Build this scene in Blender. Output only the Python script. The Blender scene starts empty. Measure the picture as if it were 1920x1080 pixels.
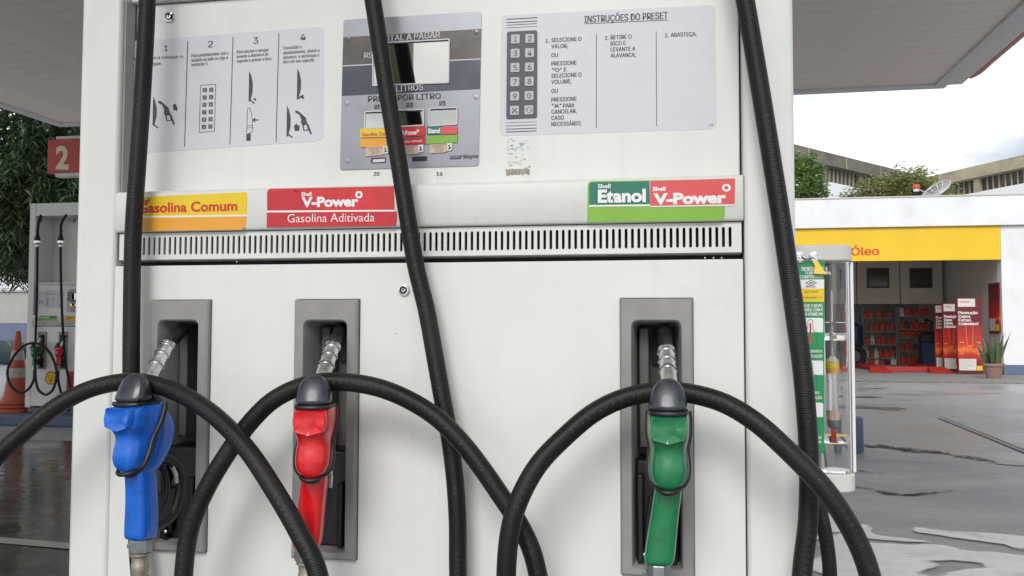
import bpy, bmesh, math, random
from mathutils import Vector, Matrix, noise
random.seed(7)
R_ = math.radians
scene = bpy.context.scene
col = scene.collection

# ------------------------------------------------------------------ camera
FPX = 1650.0
CAM = Vector((0.0, -1.40, 1.08))
ROT = (Matrix.Rotation(R_(10.4), 3, 'Z') @ Matrix.Rotation(math.pi/2 + math.atan(78/FPX), 3, 'X')
       @ Matrix.Rotation(R_(0.15), 3, 'Z'))
cd = bpy.data.cameras.new('camera'); cam = bpy.data.objects.new('camera', cd); col.objects.link(cam)
cd.sensor_width = 36; cd.lens = 36*FPX/1920; cd.clip_start = 0.02; cd.clip_end = 2000
cam.matrix_world = Matrix.Translation(CAM) @ ROT.to_4x4()
scene.camera = cam

# ------------------------------------------------------------------ sky, sun, exposure
SUN_EL, SUN_AZ = 37, 184          # degrees; behind the photographer, veiled by cloud
w = bpy.data.worlds.new('World'); scene.world = w; w.use_nodes = True
nt = w.node_tree; nt.nodes.clear()
def wn(t): return nt.nodes.new(t)
out = wn('ShaderNodeOutputWorld'); bg = wn('ShaderNodeBackground'); sky = wn('ShaderNodeTexSky')
sky.sky_type = 'NISHITA'; sky.sun_disc = False
sky.sun_elevation = R_(SUN_EL); sky.sun_rotation = R_(SUN_AZ); sky.dust_density = 3.0; sky.air_density = 1.0
tc = wn('ShaderNodeTexCoord'); mp = wn('ShaderNodeMapping'); mp.inputs['Scale'].default_value = (1, 1, 2.6)
n1 = wn('ShaderNodeTexNoise'); n1.inputs['Scale'].default_value = 2.6; n1.inputs['Detail'].default_value = 7; n1.inputs['Roughness'].default_value = 0.58
n1.inputs['Distortion'].default_value = 0.4
rp = wn('ShaderNodeValToRGB'); rp.color_ramp.elements[0].position = 0.33; rp.color_ramp.elements[1].position = 0.62
rp.color_ramp.elements[0].color = (0.80, 0.80, 0.80, 1); rp.color_ramp.elements[1].color = (1, 1, 1, 1)
n2 = wn('ShaderNodeTexNoise'); n2.inputs['Scale'].default_value = 4.6; n2.inputs['Detail'].default_value = 6
rp2 = wn('ShaderNodeValToRGB'); rp2.color_ramp.elements[0].position = 0.40; rp2.color_ramp.elements[1].position = 0.60
rp2.color_ramp.elements[0].color = (2.9, 3.2, 3.6, 1); rp2.color_ramp.elements[1].color = (6.8, 6.9, 7.0, 1)
mx = wn('ShaderNodeMix'); mx.data_type = 'RGBA'
nt.links.new(tc.outputs['Generated'], mp.inputs['Vector'])
nt.links.new(mp.outputs['Vector'], n1.inputs['Vector']); nt.links.new(mp.outputs['Vector'], n2.inputs['Vector'])
nt.links.new(n1.outputs['Fac'], rp.inputs['Fac']); nt.links.new(n2.outputs['Fac'], rp2.inputs['Fac'])
nt.links.new(rp.outputs['Color'], mx.inputs['Factor'])
nt.links.new(sky.outputs['Color'], mx.inputs['A']); nt.links.new(rp2.outputs['Color'], mx.inputs['B'])
nt.links.new(mx.outputs['Result'], bg.inputs['Color']); bg.inputs['Strength'].default_value = 0.1
nt.links.new(bg.outputs[0], out.inputs[0])
sd = bpy.data.lights.new('sun', 'SUN'); sd.energy = 1.25; sd.angle = R_(28); sd.color = (1, .985, .965)
so = bpy.data.objects.new('sun', sd); col.objects.link(so)
az, el = R_(SUN_AZ), R_(SUN_EL)
sdir = Vector((math.sin(az)*math.cos(el), math.cos(az)*math.cos(el), math.sin(el)))
so.rotation_euler = sdir.to_track_quat('Z', 'Y').to_euler()
so.location = (0, -10, 20)
vs = scene.view_settings
vs.view_transform = 'Standard'; vs.look = 'None'; vs.gamma = 1; vs.use_curve_mapping = False
vs.exposure = 1.02

# ------------------------------------------------------------------ helpers
def ray(px, py): return ROT @ Vector(((px-960)/FPX, -(py-540)/FPX, -1))
def P(px, py, Y):                       # the point of the photograph on the upright plane y = Y
    d = ray(px, py); return CAM + d*((Y-CAM.y)/d.y)
def G(px, py, z=0.0):                   # the point of the photograph on the level plane z
    d = ray(px, py); return CAM + d*((z-CAM.z)/d.z)
def lin(r, g, b):
    f = lambda c: (c/255/12.92 if c/255 <= .04045 else ((c/255+.055)/1.055)**2.4)
    return (f(r), f(g), f(b), 1)

def mat(name, c, rough=0.5, metal=0.0, var=0.0, vscale=8.0, bump=0.0, bscale=200.0, coat=0.0, spec=0.5, rvar=0.0, dirt=None, dscale=3.0, dlo=.55, dhi=.75, coords='Object'):
    m = bpy.data.materials.new(name); m.use_nodes = True
    t = m.node_tree; b = t.nodes['Principled BSDF']
    c = tuple(c[:3])+(1,)
    b.inputs['Base Color'].default_value = c; b.inputs['Roughness'].default_value = rough
    b.inputs['Metallic'].default_value = metal; b.inputs['Specular IOR Level'].default_value = spec
    b.inputs['Coat Weight'].default_value = coat; b.inputs['Coat Roughness'].default_value = 0.08
    tcn = t.nodes.new('ShaderNodeTexCoord'); src = tcn.outputs[coords]
    colout = None
    if var > 0:
        n = t.nodes.new('ShaderNodeTexNoise'); n.inputs['Scale'].default_value = vscale; n.inputs['Detail'].default_value = 6; n.inputs['Roughness'].default_value = .6
        t.links.new(src, n.inputs['Vector'])
        r = t.nodes.new('ShaderNodeValToRGB'); e = r.color_ramp.elements
        e[0].position = .3; e[1].position = .7
        e[0].color = tuple(x*(1-var) for x in c[:3])+(1,); e[1].color = tuple(min(1, x*(1+var)) for x in c[:3])+(1,)
        t.links.new(n.outputs['Fac'], r.inputs['Fac']); colout = r.outputs['Color']
        if rvar > 0:
            mr = t.nodes.new('ShaderNodeMapRange'); mr.inputs['From Min'].default_value = .3; mr.inputs['From Max'].default_value = .7
            mr.inputs['To Min'].default_value = max(0.02, rough-rvar); mr.inputs['To Max'].default_value = min(1, rough+rvar)
            t.links.new(n.outputs['Fac'], mr.inputs['Value']); t.links.new(mr.outputs['Result'], b.inputs['Roughness'])
    if dirt is not None:
        n = t.nodes.new('ShaderNodeTexNoise'); n.inputs['Scale'].default_value = dscale; n.inputs['Detail'].default_value = 9; n.inputs['Roughness'].default_value = .68
        t.links.new(src, n.inputs['Vector'])
        mr = t.nodes.new('ShaderNodeMapRange'); mr.inputs['From Min'].default_value = dlo; mr.inputs['From Max'].default_value = dhi
        mr.inputs['To Max'].default_value = dirt[3] if len(dirt) > 3 else 1
        t.links.new(n.outputs['Fac'], mr.inputs['Value'])
        mm = t.nodes.new('ShaderNodeMix'); mm.data_type = 'RGBA'
        t.links.new(mr.outputs['Result'], mm.inputs['Factor'])
        if colout: t.links.new(colout, mm.inputs['A'])
        else: mm.inputs['A'].default_value = c
        mm.inputs['B'].default_value = tuple(dirt[:3])+(1,); colout = mm.outputs['Result']
    if colout: t.links.new(colout, b.inputs['Base Color'])
    if bump > 0:
        n = t.nodes.new('ShaderNodeTexNoise'); n.inputs['Scale'].default_value = bscale; n.inputs['Detail'].default_value = 3
        t.links.new(src, n.inputs['Vector'])
        bp = t.nodes.new('ShaderNodeBump'); bp.inputs['Strength'].default_value = bump; bp.inputs['Distance'].default_value = .001
        t.links.new(n.outputs['Fac'], bp.inputs['Height']); t.links.new(bp.outputs['Normal'], b.inputs['Normal'])
    return m

M = {}
M['panel'] = mat('cream painted steel', (.70, .71, .675), .34, var=.025, vscale=5, bump=.06, bscale=350, coat=.15, dirt=(.42, .38, .31, .30), dscale=4.5, dlo=.55, dhi=.85)
M['column'] = mat('cream painted column', (.70, .71, .68), .38, var=.03, vscale=4, bump=.06, bscale=300, dirt=(.40, .38, .32, .35), dscale=6, dlo=.56, dhi=.85)
M['band'] = mat('cream moulded plastic', (.68, .69, .65), .42, var=.03, vscale=6, bump=.05, bscale=500, dirt=(.36, .33, .27, .4), dscale=8, dlo=.56, dhi=.82)
M['dark'] = mat('dark cavity', (.012, .012, .014), .7, var=.3, vscale=30)
M['seal'] = mat('grey rubber seal', (.30, .30, .28), .6, var=.1, vscale=40)
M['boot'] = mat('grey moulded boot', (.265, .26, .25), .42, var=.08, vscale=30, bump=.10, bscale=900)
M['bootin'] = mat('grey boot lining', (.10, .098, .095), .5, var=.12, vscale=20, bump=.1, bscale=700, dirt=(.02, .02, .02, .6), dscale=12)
M['holder'] = mat('black nozzle holder', (.006, .006, .0065), .45, var=.3, vscale=40)
M['rubber'] = mat('black rubber trim', (.008, .008, .009), .45, var=.3, vscale=60, bump=.1)
M['hood'] = mat('smoky black hood', (.030, .033, .043), .34, var=.4, vscale=55, coat=.15, rvar=.1)
M['steel'] = mat('worn steel', (.72, .72, .71), .34, 1.0, var=.25, vscale=60, rvar=.1)
M['steel_dark'] = mat('dark steel tip', (.085, .085, .085), .38, .8, var=.4, vscale=60, rvar=.12)
M['chrome'] = mat('chrome', (.75, .75, .76), .12, 1.0, var=.1, vscale=80)
M['alu'] = mat('cast fitting', (.26, .28, .29), .42, .7, var=.2, vscale=70, bump=.2, bscale=300)
M['brass'] = mat('dull fitting', (.34, .31, .25), .42, .6, var=.2, vscale=70)
for n_, c_ in dict(blue=(.002, .115, .56), red=(.62, .008, .014), green=(.004, .165, .055)).items():
    M['noz_'+n_] = mat(n_+' vinyl nozzle cover', c_, .25, var=.16, vscale=26, bump=.45, bscale=55, coat=.3, rvar=.12, dirt=(c_[0]*.30+.012, c_[1]*.30+.012, c_[2]*.30+.012, .75), dscale=34, dlo=.54, dhi=.74)
M['sheet'] = mat('pale grey film', (.60, .60, .63), .38, var=.025, vscale=14, dirt=(.44, .42, .41, .4), dscale=9, dlo=.56, dhi=.8)
M['ink'] = mat('dark ink', (.045, .045, .062), .5, var=.15, vscale=90)
M['keypad'] = mat('slate keypad', (.060, .062, .078), .45, var=.1, vscale=40, bump=.05)
M['key'] = mat('grey key', (.46, .46, .49), .45, var=.06, vscale=60, dirt=(.3, .28, .26, .5), dscale=60)
M['silver'] = mat('silver film', (.27, .275, .30), .36, .6, var=.05, vscale=20, rvar=.06)
M['bandbrown'] = mat('dark taupe film', (.105, .098, .092), .22, .35, var=.1, vscale=30, rvar=.06)
M['bandblue'] = mat('dark slate film', (.075, .080, .100), .22, .35, var=.1, vscale=30, rvar=.06)
M['white'] = mat('white print', (.78, .78, .77), .45, var=.02)
M['grey_ink'] = mat('grey print', (.55, .55, .56), .45, var=.02)
M['lcd'] = mat('display glass', (.43, .44, .42), .02, 1.0, var=.02, vscale=10)
M['yellow'] = mat('yellow film', (.78, .54, .015), .35, var=.05, vscale=20, bump=.15, bscale=60)
M['orange'] = mat('amber film', (.78, .35, .035), .35, var=.04, vscale=20, bump=.15, bscale=60)
M['redfilm'] = mat('red film', (.60, .030, .035), .33, var=.14, vscale=24, bump=.2, bscale=50)
M['redfilm2'] = mat('deep red film', (.52, .020, .032), .33, var=.07, vscale=24, bump=.2, bscale=50)
M['redprint'] = mat('red print', (.58, .03, .02), .4, var=.05)
M['coral'] = mat('faded red film', (.66, .075, .075), .36, var=.05, vscale=20, bump=.15, bscale=50)
M['greenfilm'] = mat('green film', (.006, .16, .10), .36, var=.06, vscale=20)
M['lime'] = mat('lime film', (.20, .42, .035), .36, var=.04, vscale=20)
M['paper'] = mat('white paper tag', (.72, .71, .68), .6, var=.05, vscale=60)
M['tan'] = mat('tan paper tag', (.58, .44, .33), .6, var=.08, vscale=60)
M['bluewash'] = mat('pale blue stamp', (.33, .45, .55), .6, var=.5, vscale=400)
M['grime'] = mat('glue grime', (.32, .29, .24), .8, var=.3, vscale=150)
M['island'] = mat('blue grey kerb paint', (.085, .11, .18), .6, var=.15, vscale=5, dirt=(.08, .08, .08, .7), dscale=4)
M['plinth'] = mat('plinth paint', (.09, .11, .15), .5, var=.1)

def hose_material(name, printed):
    m = bpy.data.materials.new(name); m.use_nodes = True; t = m.node_tree; b = t.nodes['Principled BSDF']
    b.inputs['Roughness'].default_value = .46; b.inputs['Specular IOR Level'].default_value = .28
    uv = t.nodes.new('ShaderNodeTexCoord'); sx = t.nodes.new('ShaderNodeSeparateXYZ'); t.links.new(uv.outputs['UV'], sx.inputs[0])
    def math_(op, a, b_=None):
        n = t.nodes.new('ShaderNodeMath'); n.operation = op
        for i, v in enumerate((a, b_)):
            if v is None: continue
            if isinstance(v, (int, float)): n.inputs[i].default_value = v
            else: t.links.new(v, n.inputs[i])
        return n.outputs[0]
    ns = t.nodes.new('ShaderNodeTexNoise'); ns.inputs['Scale'].default_value = 40; t.links.new(uv.outputs['UV'], ns.inputs['Vector'])
    zig = math_('PINGPONG', sx.outputs['Y'], 0.0625)                       # chevron wrap of the cloth print
    a = math_('ADD', math_('MULTIPLY', sx.outputs['X'], 1800.0), math_('MULTIPLY', zig, 26.0))
    a = math_('ADD', a, math_('MULTIPLY', ns.outputs['Fac'], 3.0))
    wv = math_('SINE', a)
    bp = t.nodes.new('ShaderNodeBump'); bp.inputs['Strength'].default_value = .26; bp.inputs['Distance'].default_value = .0006
    t.links.new(wv, bp.inputs['Height']); t.links.new(bp.outputs['Normal'], b.inputs['Normal'])
    n2_ = t.nodes.new('ShaderNodeTexNoise'); n2_.inputs['Scale'].default_value = 9; n2_.inputs['Detail'].default_value = 7
    t.links.new(uv.outputs['Object'], n2_.inputs['Vector'])
    r = t.nodes.new('ShaderNodeValToRGB'); r.color_ramp.elements[0].position = .35; r.color_ramp.elements[1].position = .75
    r.color_ramp.elements[0].color = (.006, .006, .0065, 1); r.color_ramp.elements[1].color = (.019, .0185, .0175, 1)
    t.links.new(n2_.outputs['Fac'], r.inputs['Fac'])
    t.links.new(r.outputs['Color'], b.inputs['Base Color'])
    mr = t.nodes.new('ShaderNodeMapRange'); mr.inputs['To Min'].default_value = .36; mr.inputs['To Max'].default_value = .58
    t.links.new(n2_.outputs['Fac'], mr.inputs['Value']); t.links.new(mr.outputs['Result'], b.inputs['Roughness'])
    return m
M['hose'] = hose_material('black fabric wrapped hose', True)
M['hoseprint'] = mat('worn hose print', (.036, .036, .035), .6, var=.3, vscale=200)

class MB:
    def __init__(s): s.v = []; s.f = []; s.mi = []; s.uv = None; s.cur = 0
    def add(s, vs, fs):
        o = len(s.v); s.v += [Vector(v) for v in vs]; s.f += [tuple(i+o for i in f) for f in fs]; s.mi += [s.cur]*len(fs); return s
    def box(s, a, b):
        x0, y0, z0 = [min(p, q) for p, q in zip(a, b)]; x1, y1, z1 = [max(p, q) for p, q in zip(a, b)]
        return s.add([(x0,y0,z0),(x1,y0,z0),(x1,y1,z0),(x0,y1,z0),(x0,y0,z1),(x1,y0,z1),(x1,y1,z1),(x0,y1,z1)],
                     [(0,3,2,1),(4,5,6,7),(0,1,5,4),(1,2,6,5),(2,3,7,6),(3,0,4,7)])
    def prism(s, pts, d):               # polygon pushed along d
        n = len(pts); d = Vector(d); pts = [Vector(p) for p in pts]
        return s.add(pts+[p+d for p in pts], [tuple(range(n)), tuple(range(2*n-1, n-1, -1))]+[(i, n+i, n+(i+1) % n, (i+1) % n) for i in range(n)])
    def loft(s, rings, cap=True):
        n = len(rings[0]); vs = [p for r in rings for p in r]; fs = []
        for k in range(len(rings)-1):
            for i in range(n):
                j = (i+1) % n; fs.append((k*n+i, k*n+j, (k+1)*n+j, (k+1)*n+i))
        if cap: fs += [tuple(range(n-1, -1, -1)), tuple(range((len(rings)-1)*n, len(rings)*n))]
        return s.add(vs, fs)
    def tube(s, pts, r, n=10, cap=True, uv=False):
        pts = [Vector(p) for p in pts]; rr = r if isinstance(r, (list, tuple)) else [r]*len(pts)
        rings = []; up = None; L = 0; us = []
        for i, p in enumerate(pts):
            t = (pts[min(i+1, len(pts)-1)]-pts[max(i-1, 0)]).normalized()
            if up is None: up = t.orthogonal().normalized()
            up = (up - t*up.dot(t)).normalized(); sd_ = t.cross(up)
            rings.append([p+(up*math.cos(2*math.pi*k/n)+sd_*math.sin(2*math.pi*k/n))*rr[i] for k in range(n)])
            if i: L += (p-pts[i-1]).length
            us.append(L)
        f0 = len(s.f); s.loft(rings, cap)
        if uv:
            s.uv = []
            for k in range(len(rings)-1):
                for i in range(n):
                    s.uv += [(us[k], i/n), (us[k], (i+1)/n), (us[k+1], (i+1)/n), (us[k+1], i/n)]
            if cap: s.uv += [(0, 0)]*(2*n)
        return s
    def lathe(s, prof, c, axis='Z', n=24):
        c = Vector(c); rings = []
        for r, h in prof:
            ring = []
            for k in range(n):
                a = 2*math.pi*k/n
                ring.append(c+(Vector((r*math.cos(a), r*math.sin(a), h)) if axis == 'Z' else Vector((r*math.cos(a), h, -r*math.sin(a)))))
            rings.append(ring)
        return s.loft(rings)
    def build(s, name, m, parent=None, smooth=None, bevel=0, sub=0, kind=None, label=None):
        off = parent_loc(parent)
        me = bpy.data.meshes.new(name); me.from_pydata([v-off for v in s.v], [], s.f); me.update()
        for mm in (m if isinstance(m, (list, tuple)) else [m]): me.materials.append(M[mm] if isinstance(mm, str) else mm)
        if isinstance(m, (list, tuple)): me.polygons.foreach_set('material_index', s.mi)
        if s.uv:
            u = me.uv_layers.new(name='UVMap')
            for i, c_ in enumerate(s.uv[:len(u.data)]): u.data[i].uv = c_
        else:
            bm = bmesh.new(); bm.from_mesh(me); bmesh.ops.recalc_face_normals(bm, faces=bm.faces) if smooth != 'flat' else None; bm.to_mesh(me); bm.free()
        if smooth and smooth != 'flat':
            me.polygons.foreach_set('use_smooth', [True]*len(me.polygons)); me.set_sharp_from_angle(angle=R_(smooth))
        o = bpy.data.objects.new(name, me); col.objects.link(o)
        if parent: o.parent = parent
        if bevel:
            md = o.modifiers.new('bevel', 'BEVEL'); md.width = bevel; md.segments = 2; md.limit_method = 'ANGLE'; md.angle_limit = R_(35)
            me.polygons.foreach_set('use_smooth', [True]*len(me.polygons)); me.set_sharp_from_angle(angle=R_(50))
        if sub:
            md = o.modifiers.new('sub', 'SUBSURF'); md.levels = sub; md.render_levels = sub
        if kind: o['kind'] = kind
        if label: o['label'] = label
        return o
def parent_loc(p):
    v = Vector((0, 0, 0))
    while p: v += Vector(p.location); p = p.parent
    return v
def tag(o, label, cat, group=None):
    o['label'] = label; o['category'] = cat
    if group: o['group'] = group
    return o
def thing(name, loc, label, cat, group=None):
    o = bpy.data.objects.new(name, None); col.objects.link(o); o.location = loc; o.empty_display_size = .1
    return tag(o, label, cat, group)
def struct(o): o['kind'] = 'structure'; return o
def copy_tree(o, parent=None, skip=()):
    c = o.copy(); col.objects.link(c); c.parent = parent
    for ch in list(o.children):
        if ch.name.split('.')[0] not in skip: copy_tree(ch, c, skip)
    return c
def spline(pts, step=.008):             # Catmull-Rom, resampled
    pts = [Vector(p) for p in pts]; q = [pts[0]*2-pts[1]]+pts+[pts[-1]*2-pts[-2]]; o = []
    for i in range(1, len(q)-2):
        a, b, c, d = q[i-1:i+3]; n = max(2, int((c-b).length/step))
        t0 = 0; t1 = t0+max(1e-6, (b-a).length)**.5; t2 = t1+max(1e-6, (c-b).length)**.5; t3 = t2+max(1e-6, (d-c).length)**.5
        for k in range(n):
            t = t1+(t2-t1)*k/n
            A1 = a*((t1-t)/(t1-t0))+b*((t-t0)/(t1-t0)); A2 = b*((t2-t)/(t2-t1))+c*((t-t1)/(t2-t1)); A3 = c*((t3-t)/(t3-t2))+d*((t-t2)/(t3-t2))
            B1 = A1*((t2-t)/(t2-t0))+A2*((t-t0)/(t2-t0)); B2 = A2*((t3-t)/(t3-t1))+A3*((t-t1)/(t3-t1))
            o.append(B1*((t2-t)/(t2-t1))+B2*((t-t1)/(t2-t1)))
    o.append(pts[-1]); return o

def rounded(pts, rads, seg=5):
    pts = [Vector(p) for p in pts]; o = []; n = len(pts)
    for i, p in enumerate(pts):
        r = rads[i] if isinstance(rads, (list, tuple)) else rads
        if r <= 0: o.append(p); continue
        a = (pts[i-1]-p).normalized(); b = (pts[(i+1) % n]-p).normalized()
        for k in range(seg+1):
            t = k/seg; o.append((p+a*r)*(1-t)**2+p*2*t*(1-t)+(p+b*r)*t*t)
    return o
def film(name, m, pix, Y, parent, r=0, th=.0005, label=None, bevel=0):       # sticker / plate from picture corners TL TR BR BL
    mb = MB(); mb.prism(rounded([P(x, y, Y) for x, y in pix], r), (0, -th, 0)); return mb.build(name, m, parent, label=label, bevel=bevel)

try: SANS = bpy.data.fonts.load(bpy.utils.system_resource('DATAFILES', path='fonts')+'/Inter.woff2')     # Blender's own bundled face
except Exception: SANS = None
_tc = {}
def text_geo(s, bold, sans=False):
    key = (s, bold, sans)
    if key in _tc: return _tc[key]
    cu = bpy.data.curves.new('t', 'FONT'); cu.body = s; cu.size = 1; cu.offset = bold; cu.resolution_u = 3
    if sans and SANS: cu.font = SANS
    ob = bpy.data.objects.new('t', cu); me = bpy.data.meshes.new_from_object(ob)
    vs = [v.co.copy() for v in me.vertices]; fs = [tuple(p.vertices) for p in me.polygons]
    bpy.data.objects.remove(ob); bpy.data.curves.remove(cu); bpy.data.meshes.remove(me)
    _tc[key] = (vs, fs); return vs, fs
CAPH = {k: max(v.y for v in text_geo('H', 0, k)[0]) for k in (False, True)}
def put_text(mb, s, L, Rr, cap, bold=.0, sans=False):
    """text from L to Rr (baseline ends in space; Rr None = natural width), capital height cap (m); on an upright plane facing -y"""
    if sans and bold > 0:               # heavier stroke: the same line struck three times, a hair apart
        bb = bold*cap/CAPH[True]
        for k, dx in enumerate((-.7, .7, 0)):
            o_ = Vector((dx*bb, -.00005*k, 0)); put_text(mb, s, Vector(L)+o_, None if Rr is None else Vector(Rr)+o_, cap, 0, True)
        return
    vs, fs = text_geo(s, bold, sans)
    if not vs: return
    x0 = min(v.x for v in vs); x1 = max(v.x for v in vs)
    L = Vector(L); k = cap/CAPH[sans]
    if Rr is None: u = Vector((1, 0, 0))*k*.92
    else: u = (Vector(Rr)-L)/(x1-x0)
    mb.add([L+u*(v.x-x0)+Vector((0, 0, k*v.y)) for v in vs], fs)
def letters(name, m, Y, items, parent, sans=True):       # every line of print is a part of its own
    for it in items:
        s, x0, y0, x1, y1, cap = it[:6]; bold = it[6] if len(it) > 6 else .022
        mb = MB(); L = P(x0, y0, Y); c_ = (P(x0, y0-cap, Y)-L).length
        put_text(mb, s, L, P(x1, y1, Y) if x1 else None, c_, bold, sans)
        mb.build(name, m, parent, smooth='flat')
def shapes(name, m, Y, polys, parent, split=False):   # flat printed shapes given in picture points
    if split:
        for pl in polys: shapes(name, m, Y, [pl], parent)
        return
    mb = MB()
    for pl in polys:
        mb.add([P(x, y, Y) for x, y in pl][::-1], [tuple(range(len(pl)))])
    return mb.build(name, m, parent, smooth='flat')
def line_px(x0, y0, x1, y1, w_):
    dx, dy = x1-x0, y1-y0; l = math.hypot(dx, dy); nx, ny = -dy/l*w_/2, dx/l*w_/2
    return [(x0+nx, y0+ny), (x1+nx, y1+ny), (x1-nx, y1-ny), (x0-nx, y0-ny)]
def ring_px(cx, cy, r0, r1, a0, a1, n=8, sq=1):
    o = [(cx+r1*math.cos(R_(a0+(a1-a0)*i/n)), cy+r1*sq*math.sin(R_(a0+(a1-a0)*i/n))) for i in range(n+1)]
    return o+[(cx+r0*math.cos(R_(a1+(a0-a1)*i/n)), cy+r0*sq*math.sin(R_(a1+(a0-a1)*i/n))) for i in range(n+1)]

# ================================================================== GROUND
def ground_material():
    m = bpy.data.materials.new('grey asphalt'); m.use_nodes = True; t = m.node_tree; b = t.nodes['Principled BSDF']
    tcn = t.nodes.new('ShaderNodeTexCoord')
    def nz(scale, det, rough=.6, sy=1):
        mpn = t.nodes.new('ShaderNodeMapping'); mpn.inputs['Scale'].default_value = (1, sy, 1); t.links.new(tcn.outputs['Object'], mpn.inputs['Vector'])
        n = t.nodes.new('ShaderNodeTexNoise'); n.inputs['Scale'].default_value = scale; n.inputs['Detail'].default_value = det; n.inputs['Roughness'].default_value = rough
        t.links.new(mpn.outputs['Vector'], n.inputs['Vector']); return n.outputs['Fac']
    big = nz(.55, 6, .6, 1.6); fine = nz(90, 4); mid = nz(3.2, 7, .65, 1.5)
    r = t.nodes.new('ShaderNodeValToRGB'); e = r.color_ramp.elements
    e[0].position = .32; e[0].color = (.250, .251, .266, 1); e[1].position = .68; e[1].color = (.315, .315, .322, 1)
    t.links.new(big, r.inputs['Fac'])
    r2 = t.nodes.new('ShaderNodeValToRGB'); r2.color_ramp.elements[0].position = .3; r2.color_ramp.elements[1].position = .7
    r2.color_ramp.elements[0].color = (.86, .86, .87, 1); r2.color_ramp.elements[1].color = (1.15, 1.15, 1.13, 1)
    t.links.new(mid, r2.inputs['Fac'])
    r3 = t.nodes.new('ShaderNodeValToRGB'); r3.color_ramp.elements[0].position = .3; r3.color_ramp.elements[1].position = .75
    r3.color_ramp.elements[0].color = (.75, .75, .75, 1); r3.color_ramp.elements[1].color = (1.25, 1.25, 1.25, 1)
    t.links.new(fine, r3.inputs['Fac'])
    def mul(a, c): 
        n = t.nodes.new('ShaderNodeMix'); n.data_type = 'RGBA'; n.blend_type = 'MULTIPLY'; n.inputs['Factor'].default_value = 1
        t.links.new(a, n.inputs['A']); t.links.new(c, n.inputs['B']); return n.outputs['Result']
    t.links.new(mul(mul(r.outputs[0], r2.outputs[0]), r3.outputs[0]), b.inputs['Base Color'])
    mr = t.nodes.new('ShaderNodeMapRange'); mr.inputs['From Min'].default_value = .38; mr.inputs['From Max'].default_value = .62
    mr.inputs['To Min'].default_value = .30; mr.inputs['To Max'].default_value = .62
    t.links.new(big, mr.inputs['Value']); t.links.new(mr.outputs[0], b.inputs['Roughness'])
    bp = t.nodes.new('ShaderNodeBump'); bp.inputs['Strength'].default_value = .5; bp.inputs['Distance'].default_value = .004
    t.links.new(fine, bp.inputs['Height']); t.links.new(bp.outputs[0], b.inputs['Normal'])
    return m
M['asphalt'] = ground_material()
M['wet'] = mat('wet dark concrete', (.040, .038, .035), .16, var=.45, vscale=2.2, bump=1.0, bscale=7, rvar=.10, dirt=(.10, .095, .085, .8), dscale=2.6, dlo=.50, dhi=.62)
M['concrete'] = mat('pale concrete', (.24, .235, .22), .8, var=.2, vscale=3, bump=.3, bscale=60, dirt=(.12, .12, .11, .6), dscale=2)
M['foam'] = mat('soap foam', (.86, .86, .84), .6, var=.10, vscale=7, bump=.4, bscale=70, dirt=(.36, .29, .19, .55), dscale=1.7, dlo=.55, dhi=.70)
M['crackdirt'] = mat('crack dirt', (.055, .045, .036), .9, var=.5, vscale=20, bump=.5, bscale=60)
M['groove'] = mat('dark groove', (.030, .030, .028), .9, var=.3, vscale=9)
M['roadpaint'] = mat('worn white paint', (.40, .40, .39), .6, var=.25, vscale=14)
M['paver'] = mat('shop apron slabs', (.21, .205, .195), .75, var=.12, vscale=6)

t = M['foam'].node_tree; b_ = t.nodes['Principled BSDF']                       # the foam thins out and breaks up towards its rim
at_ = t.nodes.new('ShaderNodeAttribute'); at_.attribute_name = 'thickness'
tcn = t.nodes.new('ShaderNodeTexCoord'); nz_ = t.nodes.new('ShaderNodeTexNoise'); nz_.inputs['Scale'].default_value = 16; nz_.inputs['Detail'].default_value = 8; nz_.inputs['Roughness'].default_value = .7
t.links.new(tcn.outputs['Object'], nz_.inputs['Vector'])
m1 = t.nodes.new('ShaderNodeMath'); m1.operation = 'MULTIPLY_ADD'; m1.inputs[1].default_value = 6.0; t.links.new(at_.outputs['Fac'], m1.inputs[0]); t.links.new(nz_.outputs['Fac'], m1.inputs[2])
m2 = t.nodes.new('ShaderNodeMapRange'); m2.inputs['From Min'].default_value = .42; m2.inputs['From Max'].default_value = .84; m2.inputs['To Max'].default_value = .95; t.links.new(m1.outputs[0], m2.inputs['Value'])
t.links.new(m2.outputs[0], b_.inputs['Alpha'])
t = M['crackdirt'].node_tree; tcn = t.nodes.new('ShaderNodeTexCoord'); nz_ = t.nodes.new('ShaderNodeTexNoise'); nz_.inputs['Scale'].default_value = 9; nz_.inputs['Detail'].default_value = 9; nz_.inputs['Roughness'].default_value = .75
t.links.new(tcn.outputs['Object'], nz_.inputs['Vector']); m2 = t.nodes.new('ShaderNodeMapRange'); m2.inputs['From Min'].default_value = .42; m2.inputs['From Max'].default_value = .56; t.links.new(nz_.outputs['Fac'], m2.inputs['Value']); t.links.new(m2.outputs[0], t.nodes['Principled BSDF'].inputs['Alpha'])
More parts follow.
